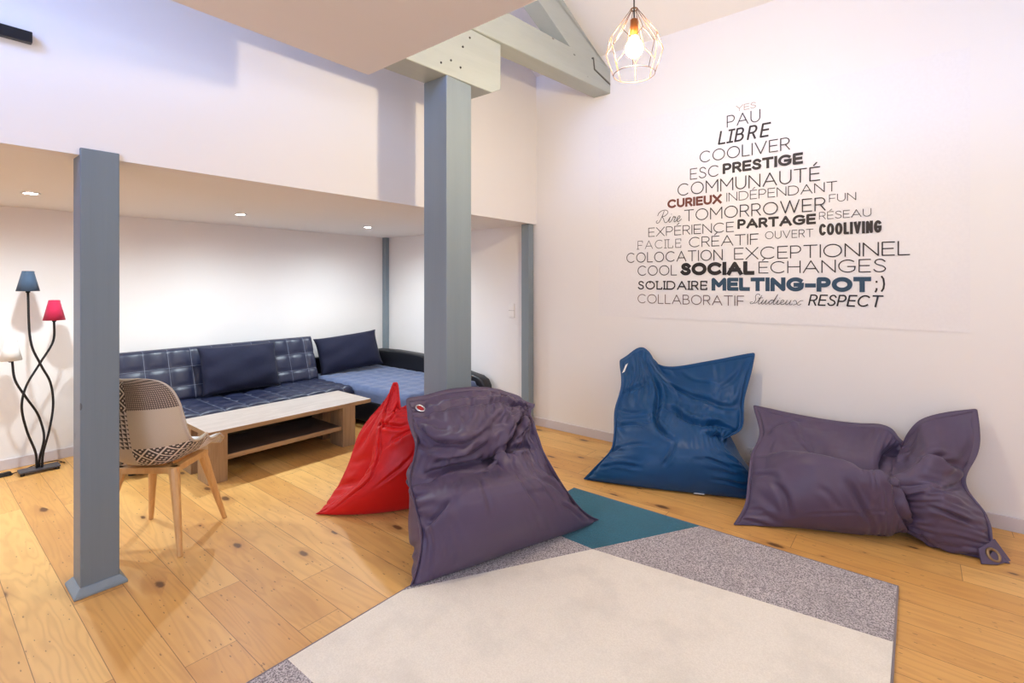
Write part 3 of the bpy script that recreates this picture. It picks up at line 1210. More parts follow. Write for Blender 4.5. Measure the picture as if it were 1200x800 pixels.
b.tube([(0, 0, z(2.69)), (0, 0, z(roof_z(2.288)) + 0.01)], 0.0035, 6)
b.build('cord', IRON, pe)
LB = P_PEND / (4 * math.pi * 0.04 ** 2 * math.pi)
b = MB()
b.lathe([(0.0, -0.045)] + [(0.042 * math.cos(a), 0.042 * math.sin(a)) for a in [math.radians(q) for q in range(-75, 60, 15)]] + [(0.014, 0.062)], (0, 0, z(2.552)), 20)
b.build('bulb', m_emit('warm_bulb_glow', C_PEND + (1,), LB), pe, smooth=True)

# fill lamps added behind the camera to light the room, unseen
GLOW = m_emit('fill_globe_glow', C_FILL + (1,), P_FILL / (4 * math.pi * 0.11 ** 2 * math.pi))
for q, (gx, gy, gz, top) in enumerate(((2.5, -1.5, 2.25, roof_z(2.5)), (-0.9, -0.7, 2.15, 2.5), (0.5, -1.6, 2.15, 2.5))):
    g = tag(empty('fill_globe', (gx, gy, gz)), 'added round fill lamp, unseen behind the viewpoint, ' + ('over the right side', 'by the window', 'over the middle')[q], 'lamp', 'added fill lamps')
    b = MB()
    b.lathe([(0.0, -0.11)] + [(0.11 * math.cos(math.radians(a)), 0.11 * math.sin(math.radians(a))) for a in range(-75, 80, 15)] + [(0.02, 0.112)], (0, 0, 0), 24)
    b.build('globe', GLOW, g, smooth=True)
    b = MB()
    b.tube([(0, 0, 0.11), (0, 0, top - gz)], 0.006, 6)
    b.build('cord', IRON, g)

# ------------------------------------------------------------------ sockets and switch
SW = m_plain('white_plastic_plate', srgb(240, 236, 232), 0.35)
DKS = m_plain('grey_socket_gap', srgb(150, 145, 142), 0.6)
e = tag(empty('wall_socket', (RW, 0.935, 0.150)), 'small white wall socket above the skirting between the blue and purple beanbags', 'socket')
b = MB()
b.box(-0.012, -0.038, -0.038, 0, 0.038, 0.038)
b.build('plate', SW, e, bevel=0.004)
b = MB()
b.torus((-0.0125, 0, 0), (1, 0, 0), 0.02, 0.0012, 20, 5)
b.build('socket_ring', DKS, e)
e = tag(empty('light_switch', (RW, 3.22, 1.115)), 'white double light switch on the alcove side wall', 'switch')
for z0 in (-0.036, 0.036):
    b = MB()
    b.box(-0.011, -0.038, z0 - 0.035, 0, 0.038, z0 + 0.035)
    pl = b.build('plate', SW, e, bevel=0.003)
    b = MB()
    b.box(-0.014, -0.022, z0 - 0.018, -0.010, 0.022, z0 + 0.018)
    b.build('rocker', SW, pl, bevel=0.002)
b = MB()
b.box(-0.0105, -0.034, -0.0015, -0.001, 0.034, 0.0015)
b.build('plate_gap', DKS, e)

# ------------------------------------------------------------------ word banner on the right wall


def arc(cx, cy, rx, ry, a0, a1, n=18):
    return [(cx + rx * math.cos(math.radians(a0 + (a1 - a0) * k / n)), cy + ry * math.sin(math.radians(a0 + (a1 - a0) * k / n))) for k in range(n + 1)]


_S = catmull([(.57, .83), (.45, .96), (.3, 1), (.12, .93), (.05, .76), (.14, .61), (.31, .525), (.48, .44), (.6, .25), (.5, .06), (.3, 0), (.12, .04), (0, .17)], 4)
GLYPH = {
    'A': (.92, [[(0, 0), (.46, 1), (.92, 0)], [(.15, .33), (.77, .33)]]),
    'B': (.66, [[(0, 0), (0, 1), (.33, 1)] + arc(.33, .765, .25, .235, 90, -90, 10) + [(0, .53)], [(.33, .53)] + arc(.36, .265, .30, .265, 90, -90, 10) + [(0, 0)]]),
    'C': (.90, [arc(.5, .5, .5, .5, 47, 313, 26)]),
    'D': (.86, [[(0, 0), (0, 1), (.38, 1)] + arc(.38, .5, .48, .5, 90, -90, 18) + [(0, 0)]]),
    'E': (.60, [[(.6, 1), (0, 1), (0, 0), (.6, 0)], [(0, .51), (.54, .51)]]),
    'F': (.58, [[(.58, 1), (0, 1), (0, 0)], [(0, .48), (.52, .48)]]),
    'G': (.94, [arc(.5, .5, .5, .5, 48, 322, 26) + [(.92, .46)], [(.92, .46), (.52, .46)]]),
    'H': (.78, [[(0, 0), (0, 1)], [(.78, 0), (.78, 1)], [(0, .51), (.78, .51)]]),
    'I': (0.0, [[(0, 0), (0, 1)]]),
    'L': (.54, [[(0, 1), (0, 0), (.54, 0)]]),
    'M': (.92, [[(0, 0), (0, 1), (.46, .35), (.92, 1), (.92, 0)]]),
    'N': (.78, [[(0, 0), (0, 1), (.78, 0), (.78, 1)]]),
    'O': (1.0, [arc(.5, .5, .5, .5, 90, 450, 32)]),
    'P': (.62, [[(0, 0), (0, 1), (.34, 1)] + arc(.34, .71, .28, .29, 90, -90, 12) + [(0, .42)]]),
    'R': (.64, [[(0, 0), (0, 1), (.34, 1)] + arc(.34, .73, .28, .27, 90, -90, 12) + [(0, .46)], [(.34, .46), (.64, 0)]]),
    'S': (.60, [_S]),
    'T': (.76, [[(0, 1), (.76, 1)], [(.38, 1), (.38, 0)]]),
    'U': (.74, [[(0, 1), (0, .37)] + arc(.37, .37, .37, .37, 180, 360, 16) + [(.74, 1)]]),
    'V': (.86, [[(0, 1), (.43, 0), (.86, 1)]]),
    'W': (1.26, [[(0, 1), (.33, 0), (.63, 1), (.93, 0), (1.26, 1)]]),
    'X': (.80, [[(0, 0), (.8, 1)], [(0, 1), (.8, 0)]]),
    'Y': (.80, [[(0, 1), (.4, .45), (.8, 1)], [(.4, .45), (.4, 0)]]),
    '-': (.42, [[(0, .40), (.42, .40)]]),
    ';': (.10, [[(.1, .62), (.1, .66)], [(.1, .04), (.09, -.08), (.02, -.2)]]),
    ')': (.20, [[(0, 1.08), (.14, .88), (.2, .46), (.14, .06), (0, -.14)]]),
}
GLYPH['É'] = (.60, GLYPH['E'][1] + [[(.24, 1.15), (.42, 1.34)]])
SCRIPT = {
    'Rire': (2.06, [catmull([(.48, .98), (.40, .55), (.26, .10), (.10, .0), (0, .12), (.08, .22)], 6),
                    catmull([(.02, .62), (.08, .86), (.34, 1.04), (.68, 1.02), (.82, .82), (.66, .58), (.40, .50)], 6),
                    catmull([(.40, .50), (.56, .34), (.70, .06), (.86, .0), (.98, .12), (1.10, .44), (1.06, .10), (1.14, .0), (1.26, .12), (1.38, .46), (1.44, .38), (1.54, .40), (1.48, .10), (1.56, .0), (1.68, .12), (1.86, .26), (1.90, .40), (1.80, .46), (1.70, .24), (1.78, .01), (1.92, .04), (2.06, .18)], 6),
                    [(1.16, .64), (1.18, .67)]]),
    'Studieux': (3.7, [catmull([(.58, .86), (.52, 1.0), (.34, .98), (.28, .74), (.36, .44), (.26, .10), (.08, .0), (0, .14), (.16, .20)], 6),
                       catmull([(.30, .06), (.46, .14), (.66, .62), (.72, .88), (.62, .30), (.62, .04), (.72, .02), (.84, .20), (.92, .44), (.86, .10), (.94, .0), (1.06, .16), (1.16, .44), (1.12, .08), (1.20, .0), (1.30, .12)], 6),
                       [(.52, .60), (.86, .64)],
                       catmull([(1.30, .12), (1.40, .30), (1.58, .44), (1.66, .38)], 6),
                       catmull([(1.66, .38), (1.54, .45), (1.40, .28), (1.40, .04), (1.54, .06), (1.68, .36), (1.86, 1.0), (1.70, .20), (1.76, .0), (1.88, .12), (2.0, .44), (1.96, .08), (2.04, .0), (2.18, .14), (2.36, .28), (2.40, .40), (2.30, .46), (2.20, .24), (2.28, .01), (2.44, .06), (2.56, .22), (2.62, .44), (2.58, .10), (2.66, .0), (2.80, .18), (2.88, .44), (2.84, .08), (2.94, .0), (3.04, .10)], 6),
                       [(2.06, .62), (2.08, .65)],
                       catmull([(3.04, .34), (3.16, .45), (3.28, .30), (3.36, .06), (3.50, .0), (3.62, .10)], 6),
                       catmull([(3.70, .44), (3.52, .40), (3.30, .10), (3.10, .0)], 6)]),
}
STYLE = {  # stroke over cap height, letter gap, shear, serif
    'thin': (.080, .15, 0, 0), 'bold': (.24, .06, 0, 0), 'heavy': (.285, .045, 0, 0), 'black': (.205, .06, 0, 0), 'brush': (.135, .24, .18, 0),
    'serif': (.065, .26, 0, .15), 'roman': (.145, .18, 0, .09), 'italic': (.125, .10, .20, 0), 'semi': (.12, .2, 0, 0), 'script': (.05, 0, .22, 0)}
WORDS = [
    ('YES', 1.054, 0.916, 2.679, 2.722, 'thin'),
    ('PAU', 1.120, 0.886, 2.572, 2.662, 'thin'),
    ('LIBRE', 1.186, 0.815, 2.452, 2.555, 'brush'),
    ('COOLIVER', 1.323, 0.695, 2.334, 2.424, 'thin'),
    ('ESC', 1.398, 1.176, 2.213, 2.301, 'thin'),
    ('PRESTIGE', 1.150, 0.615, 2.224, 2.304, 'bold'),
    ('COMMUNAUTÉ', 1.498, 0.513, 2.094, 2.192, 'thin'),
    ('CURIEUX', 1.582, 1.156, 2.003, 2.075, 'bold'),
    ('INDÉPENDANT', 1.122, 0.416, 2.012, 2.079, 'thin'),
    ('TOMORROWER', 1.444, 0.481, 1.887, 1.979, 'thin'),
    ('FUN', 0.462, 0.311, 1.940, 1.993, 'thin'),
    ('Rire', 1.679, 1.458, 1.890, 1.987, 'script'),
    ('EXPÉRIENCE', 1.746, 1.068, 1.781, 1.857, 'thin'),
    ('PARTAGE', 1.044, 0.538, 1.800, 1.872, 'bold'),
    ('RÉSEAU', 0.520, 0.230, 1.828, 1.879, 'thin'),
    ('FACILE', 1.841, 1.468, 1.680, 1.752, 'serif'),
    ('CRÉATIF', 1.406, 0.899, 1.678, 1.759, 'thin'),
    ('OUVERT', 0.855, 0.553, 1.713, 1.769, 'thin'),
    ('COOLIVING', 0.520, 0.176, 1.719, 1.799, 'black'),
    ('COLOCATION', 1.944, 1.148, 1.569, 1.654, 'thin'),
    ('EXCEPTIONNEL', 1.068, 0.035, 1.570, 1.660, 'thin'),
    ('COOL', 1.841, 1.502, 1.458, 1.542, 'thin'),
    ('SOCIAL', 1.472, 0.926, 1.457, 1.557, 'heavy'),
    ('ÉCHANGES', 0.899, 0.154, 1.466, 1.553, 'thin'),
    ('SOLIDAIRE', 1.838, 1.262, 1.342, 1.414, 'roman'),
    ('MELTING-POT', 1.232, 0.231, 1.338, 1.437, 'heavy'),
    (';)', 0.214, 0.159, 1.352, 1.437, 'semi'),
    ('COLLABORATIF', 1.841, 0.996, 1.226, 1.303, 'thin'),
    ('Studieux', 0.957, 0.611, 1.244, 1.316, 'script'),
    ('RESPECT', 0.586, 0.166, 1.242, 1.319, 'italic'),
]


def word_mesh(text, y0, y1, zb, zt, style):
    """flat vinyl lettering in the plane of the wall; text runs towards -Y"""
    h, Wt = zt - zb, y0 - y1
    sw, gap, shear, serif = STYLE[style]
    sw *= h
    gap *= h
    strokes = []
    if style == 'script':
        w, sts = SCRIPT[text]
        k = Wt / (w + shear * .4)
        strokes = [[(x * k + shear * y * h, y * h) for x, y in s] for s in sts]
    else:
        n = len(text)
        tot = sum(GLYPH[c][0] for c in text)
        extra = shear * h
        kx = (Wt - extra - n * sw - gap * (n - 1)) / max(tot, 0.01)
        if style == 'semi':
            kx = min(kx, h)
        xc = 0.0
        for c in text:
            w, sts = GLYPH[c]
            m = lambda p: (xc + sw / 2 + p[0] * kx, sw / 2 + p[1] * (h - sw))
            for s in sts:
                q = [m(p) for p in s]
                strokes.append(q)
                if serif:
                    for p, o in ((s[0], s[1]), (s[-1], s[-2])):
                        if abs(p[0] - o[0]) < 0.35 * abs(p[1] - o[1]) + 0.02 and (p[1] < .02 or p[1] > .98):
                            a = m(p)
                            strokes.append([(a[0] - serif * h, a[1]), (a[0] + serif * h, a[1])])
                        elif abs(p[1] - o[1]) < .02 and (p[1] < .02 or p[1] > .98):
                            a = m(p)
                            strokes.append([a, (a[0], a[1] + (serif * 1.5 * h if p[1] < .5 else -serif * 1.5 * h))])
            if style == 'brush' and c == 'I':
                for yy in (0, h - sw):
                    strokes.append([(xc - .10 * h, yy + sw / 2), (xc + sw + .10 * h, yy + sw / 2)])
            xc += w * kx + sw + gap
        strokes = [[(x + shear * z_, z_) for x, z_ in s] for s in strokes]
    mb = MB()
    r = sw / 2

    def put(pts2):
        k = len(mb.f)
        mb.add([(-2e-5 * k, -a, c) for a, c in pts2], [tuple(range(len(pts2)))])
    for s in strokes:
        s = [Vector(p) for p in s]
        closed = (s[0] - s[-1]).length < 1e-5
        for i in range(len(s) - 1):
            a, d = s[i], s[i + 1]
            t = d - a
            if t.length < 1e-7:
                continue
            t.normalize()
            nn = Vector((-t.y, t.x)) * r
            ext = r if style not in ('script', 'serif') else r * 0.3
            a2 = a - t * (ext if (i == 0 and not closed) else 0)
            d2 = d + t * (ext if (i == len(s) - 2 and not closed) else 0)
            put([a2 - nn, d2 - nn, d2 + nn, a2 + nn])
            if i < len(s) - 2 or closed:
                put([d + Vector((math.cos(q * math.pi / 5), math.sin(q * math.pi / 5))) * r for q in range(10)])
    return mb


BANX = RW - 0.0035
BANM = m_plain('white_banner_vinyl', srgb(236, 231, 230), 0.55)
b = MB()
by0, by1, bz0, bz1 = -0.241, 2.215, 1.105, 2.780
b.box(BANX - RW, by0, bz0, -0.0006, by1, bz1)
ban = b.build('word_banner', BANM)
ban.location = (RW, 0, 0)
tag(ban, 'large white wall banner with a pyramid of words, MELTING-POT in blue', 'banner')
INK = m_plain('dark_brown_ink', srgb(46, 36, 33), 0.6)
INKS = {'YES': m_plain('tan_ink', srgb(150, 120, 98), 0.6), 'CURIEUX': m_plain('red_brown_ink', srgb(112, 58, 44), 0.6), 'MELTING-POT': m_plain('slate_blue_ink', srgb(38, 68, 92), 0.6),
        'COLLABORATIF': m_plain('faded_brown_ink', srgb(108, 84, 80), 0.6), 'SOCIAL': m_plain('black_brown_ink', srgb(30, 22, 20), 0.6), 'RESPECT': m_plain('near_black_ink', srgb(28, 22, 24), 0.6)}
for q, (text, y0, y1, zb, zt, style) in enumerate(WORDS):
    o = word_mesh(text, y0, y1, zb, zt, style).build('word_lettering', INKS.get(text, INK), ban, recalc=False)
    o.location = (BANX - RW - 0.0012, y0, zb)
    o['label'] = 'printed word ' + text

# ------------------------------------------------------------------ beanbags: two cloth sheets sewn along the edge, relaxed over their filling
BAG_PURPLE_FRONT = [
    [(1.486, 1.795, 0.004), (1.702, 1.727, 0.004), (1.964, 1.651, 0.004), (2.248, 1.555, 0.004), (2.561, 1.447, 0.004)],
    [(1.545, 1.793, 0.189), (1.658, 1.654, 0.229), (1.873, 1.548, 0.258), (2.130, 1.501, 0.240), (2.420, 1.493, 0.132)],
    [(1.600, 1.901, 0.311), (1.667, 1.691, 0.416), (1.870, 1.600, 0.429), (2.105, 1.565, 0.392), (2.331, 1.572, 0.304)],
    [(1.633, 1.986, 0.405), (1.808, 1.866, 0.421), (2.023, 1.792, 0.398), (2.173, 1.734, 0.454), (2.301, 1.656, 0.452)],
    [(1.723, 2.034, 0.545), (1.808, 1.834, 0.595), (2.023, 1.792, 0.597), (2.220, 1.771, 0.604), (2.350, 1.754, 0.564)],
    [(1.766, 2.140, 0.651), (1.906, 1.967, 0.684), (2.105, 1.897, 0.703), (2.282, 1.853, 0.676), (2.394, 1.811, 0.626)],
    [(1.825, 2.227, 0.725), (2.050, 2.187, 0.750), (2.256, 2.060, 0.754), (2.391, 1.941, 0.710), (2.443, 1.829, 0.649)],
]
BAG_RED = [
    [(1.597, 2.817, 0.004), (1.691, 2.701, 0.004), (1.797, 2.593, 0.004), (1.927, 2.497, 0.004), (2.093, 2.388, 0.014)],
    [(1.695, 2.735, 0.077), (1.710, 2.622, 0.132), (1.794, 2.503, 0.176), (1.902, 2.417, 0.174), (2.099, 2.333, 0.155)],
    [(1.795, 2.644, 0.176), (1.786, 2.560, 0.251), (1.842, 2.444, 0.314), (1.928, 2.369, 0.306), (2.092, 2.309, 0.300)],
    [(1.838, 2.591, 0.281), (1.830, 2.553, 0.369), (1.870, 2.456, 0.421), (1.941, 2.369, 0.431), (2.079, 2.294, 0.453)],
    [(1.860, 2.595, 0.431), (1.855, 2.570, 0.485), (1.889, 2.481, 0.525), (1.954, 2.400, 0.535), (2.072, 2.302, 0.547)],
    [(1.896, 2.583, 0.573), (1.899, 2.579, 0.595), (1.914, 2.514, 0.618), (1.963, 2.436, 0.621), (2.052, 2.343, 0.618)],
    [(1.974, 2.567, 0.775), (1.988, 2.533, 0.767), (1.969, 2.493, 0.621), (1.993, 2.448, 0.650), (2.043, 2.371, 0.658)],
]
BAG_BLUE = [
    [(3.089, 1.828, 0.004), (3.185, 1.559, 0.004), (3.288, 1.297, 0.004), (3.397, 1.051, 0.004), (3.480, 0.846, 0.004)],
    [(3.159, 1.757, 0.110), (3.189, 1.498, 0.149), (3.257, 1.256, 0.168), (3.346, 1.035, 0.183), (3.485, 0.832, 0.125)],
    [(3.289, 1.724, 0.193), (3.245, 1.492, 0.282), (3.277, 1.263, 0.321), (3.339, 1.060, 0.319), (3.476, 0.907, 0.226)],
    [(3.395, 1.752, 0.320), (3.396, 1.529, 0.391), (3.414, 1.316, 0.424), (3.443, 1.121, 0.424), (3.509, 1.024, 0.329)],
    [(3.490, 1.794, 0.435), (3.490, 1.571, 0.489), (3.571, 1.345, 0.490), (3.585, 1.138, 0.509), (3.643, 0.939, 0.412)],
    [(3.642, 1.812, 0.592), (3.640, 1.625, 0.650), (3.729, 1.405, 0.599), (3.727, 1.153, 0.664), (3.735, 0.952, 0.598)],
    [(3.725, 1.869, 0.760), (3.831, 1.739, 0.871), (3.824, 1.557, 0.725), (3.822, 1.226, 0.805), (3.817, 0.899, 0.893)],
]
BAG_PURPLE_LYING = [
    [(3.060, 0.808, 0.004), (3.253, 0.531, 0.007), (3.380, 0.279, 0.004), (3.436, 0.147, 0.013), (3.478, 0.047, 0.051), (3.460, -0.104, 0.016), (3.492, -0.335, 0.004)],
    [(3.146, 0.774, 0.103), (3.162, 0.516, 0.179), (3.248, 0.268, 0.200), (3.314, 0.123, 0.200), (3.433, 0.039, 0.135), (3.407, -0.103, 0.161), (3.521, -0.291, 0.084)],
    [(3.256, 0.781, 0.238), (3.230, 0.528, 0.385), (3.284, 0.271, 0.391), (3.312, 0.141, 0.377), (3.429, 0.061, 0.251), (3.393, -0.086, 0.311), (3.595, -0.271, 0.186)],
    [(3.399, 0.796, 0.332), (3.435, 0.561, 0.383), (3.454, 0.346, 0.389), (3.471, 0.167, 0.361), (3.456, 0.091, 0.327), (3.475, -0.060, 0.377), (3.680, -0.185, 0.313)],
    [(3.582, 0.792, 0.419), (3.605, 0.589, 0.457), (3.673, 0.346, 0.434), (3.657, 0.176, 0.422), (3.689, 0.089, 0.372), (3.632, -0.063, 0.502), (3.782, -0.247, 0.492)],
    [(3.749, 0.872, 0.542), (3.803, 0.647, 0.504), (3.839, 0.316, 0.492), (3.826, 0.142, 0.516), (3.806, 0.072, 0.431), (3.799, -0.031, 0.594), (3.877, -0.253, 0.674)],
]


def bicubic(ctrl, n, m):
    C = np.array(ctrl, float)

    def interp(A, k):                      # along axis 0
        a = np.concatenate([2 * A[:1] - A[1:2], A, 2 * A[-1:] - A[-2:-1]])
        out = []
        for t in np.linspace(0, len(A) - 1, k):
            i = min(int(t), len(A) - 2)
            f = t - i
            p0, p1, p2, p3 = a[i], a[i + 1], a[i + 2], a[i + 3]
            out.append(0.5 * (2 * p1 + (p2 - p0) * f + (2 * p0 - 5 * p1 + 4 * p2 - p3) * f * f + (3 * p1 - p0 - 3 * p2 + p3) * f ** 3))
        return np.array(out)
    R = interp(C, n)
    return interp(R.transpose(1, 0, 2), m).transpose(1, 0, 2)


def noise2(n, m, seed, scales=((5, 1.0), (9, .6), (15, .35))):
    rs = np.random.RandomState(seed)
    out = np.zeros((n, m))
    for k, a in scales:
        g = rs.randn(k + 3, k + 3, 1)
        out += a * bicubic(g, n, m)[:, :, 0]
    return out


def relax_bag(ctrl, back, thick, seed, fill, slack=1.05, uni=0.82, n=50, m=50, steps=90, iters=7, press=0.0012, colliders=(), xmax=None, aw_front=0.05, aw_edge=0.4, aw_back=0.03, floor=0.004):
    """returns front, back sheets as (n, m, 3) arrays"""
    F = bicubic(ctrl, n, m)
    back = np.array(back, float)
    back /= np.linalg.norm(back)
    t = np.linspace(0, 1, n)[:, None]
    s = np.linspace(-1, 1, m)[None, :]
    prof = thick(t) * (1 - np.abs(s) ** 2.4).clip(0) ** 0.6
    B = F + back * prof[..., None]
    drop = np.exp(-((t - 0.12) / 0.16) ** 2)                      # the back of a bag lies down on the floor
    B[..., 2] -= (drop * prof / max(prof.max(), 1e-6) * F[..., 2]) * 0.9
    edge = np.zeros((n, m), bool)
    edge[0], edge[-1], edge[:, 0], edge[:, -1] = True, True, True, True
    F[..., 2] = F[..., 2].clip(floor)
    B[..., 2] = B[..., 2].clip(floor)
    if xmax is not None:
        F[..., 0] = np.minimum(F[..., 0], xmax)
        B[..., 0] = np.minimum(B[..., 0], xmax - 0.005)
    B[edge] = F[edge]
    P = np.stack([F, B])
    T = P.copy()
    wr = noise2(n, m, seed) * 0.004
    env = (np.sin(np.pi * t) * (1 - s ** 2)) ** 0.5
    P[0] -= back * (wr * env)[..., None]
    P[1] += back * (noise2(n, m, seed + 7) * 0.006 * env)[..., None]

    def L(A, a, c):
        return np.linalg.norm(A[a] - A[c], axis=-1)
    sl = slice
    groups = []
    for par in (0, 1):
        a = (sl(None), sl(None), sl(par, m - 1, 2))
        c = (sl(None), sl(None), sl(par + 1, m, 2))
        groups.append((a, c, 'u', 1.0))
    for par in (0, 1):
        a = (sl(None), sl(par, n - 1, 2), sl(None))
        c = (sl(None), sl(par + 1, n, 2), sl(None))
        groups.append((a, c, 'v', 1.0))
    for par in (0, 1):
        for d in (0, 1):
            a = (sl(None), sl(par, n - 1, 2), sl(0, m - 1) if d == 0 else sl(1, m))
            c = (sl(None), sl(par + 1, n, 2), sl(1, m) if d == 0 else sl(0, m - 1))
            groups.append((a, c, 'd', 0.35))
    for k in range(4):
        if k < 2:
            a = (sl(None), sl(None), sl(k, m - 2, 3)); c = (sl(None), sl(None), sl(k + 2, m, 3))
        else:
            a = (sl(None), sl(k - 2, n - 2, 3), sl(None)); c = (sl(None), sl(k, n, 3), sl(None))
        groups.append((a, c, 'b', 0.10))
    rest = []
    hu = np.linalg.norm(np.diff(T[0], axis=1), axis=-1)
    hv = np.linalg.norm(np.diff(T[0], axis=0), axis=-1)
    uu = hu.sum(1).max() / (m - 1)
    vv = hv.sum(0).max() / (n - 1)
    for a, c, kind, _ in groups:
        l0 = L(T, a, c)
        if kind == 'u':
            l0 = np.maximum(l0 * slack, uni * uu)
        elif kind == 'v':
            l0 = np.maximum(l0 * slack, uni * vv)
        elif kind == 'd':
            l0 = np.maximum(l0 * slack, (uni - 0.02) * math.hypot(uu, vv))
        rest.append(l0)
    AW = np.zeros((2, n, m))
    AW[0], AW[1] = aw_front, aw_back
    AW[:, edge] = aw_edge
    AW = AW[..., None]
    V = np.zeros_like(P)
    for st in range(steps):
        Pp = P.copy()
        P = P + V * 0.82
        P[..., 2] -= 0.0006
        for q, sg in ((0, 1.0), (1, -1.0)):
            du = np.gradient(P[q], axis=1)
            dv = np.gradient(P[q], axis=0)
            nn = np.cross(du, dv)
            nn /= np.linalg.norm(nn, axis=-1, keepdims=True) + 1e-9
            pr = press * np.clip((fill - P[q, ..., 2]) / fill, -0.05, 1.0)
            P[q] += sg * nn * pr[..., None]
        late = 1.0 if st < steps * 0.6 else 0.55
        P += (T - P) * AW * late
        for it in range(iters):
            for (a, c, kind, k), l0 in zip(groups, rest):
                d = P[c] - P[a]
                ln = np.linalg.norm(d, axis=-1) + 1e-9
                ex = ln - l0
                kk = np.where(ex > 0, k, k * (0.55 if kind != 'b' else 1.0))
                cor = d * (0.5 * kk * ex / ln)[..., None]
                P[a] += cor
                P[c] -= cor
            av = (P[0][edge] + P[1][edge]) / 2
            P[0][edge] = av
            P[1][edge] = av
            # front and back may not pass through each other
            gapd = ((P[1] - P[0]) * back).sum(-1)
            bad = np.where(edge, 0, np.clip(0.012 - gapd, 0, 0.05))
            P[1] += back * (bad * 0.5)[..., None]
            P[0] -= back * (bad * 0.5)[..., None]
        low = P[..., 2] < floor
        P[..., 2] = np.maximum(P[..., 2], floor)
        if xmax is not None:
            P[..., 0] = np.minimum(P[..., 0], xmax)
        for x0, x1, y0, y1 in colliders:
            ins = (P[..., 0] > x0) & (P[..., 0] < x1) & (P[..., 1] > y0) & (P[..., 1] < y1)
            pen = np.stack([P[..., 0] - x0, x1 - P[..., 0], P[..., 1] - y0, y1 - P[..., 1]])
            w = pen.argmin(0)
            P[..., 0] = np.where(ins & (w == 0), x0, np.where(ins & (w == 1), x1, P[..., 0]))
            P[..., 1] = np.where(ins & (w == 2), y0, np.where(ins & (w == 3), y1, P[..., 1]))
        V = P - Pp
        V[low] *= 0.3
        vl = np.linalg.norm(V, axis=-1, keepdims=True)
        V *= np.minimum(1, 0.02 / (vl + 1e-9))
    return P[0], P[1]


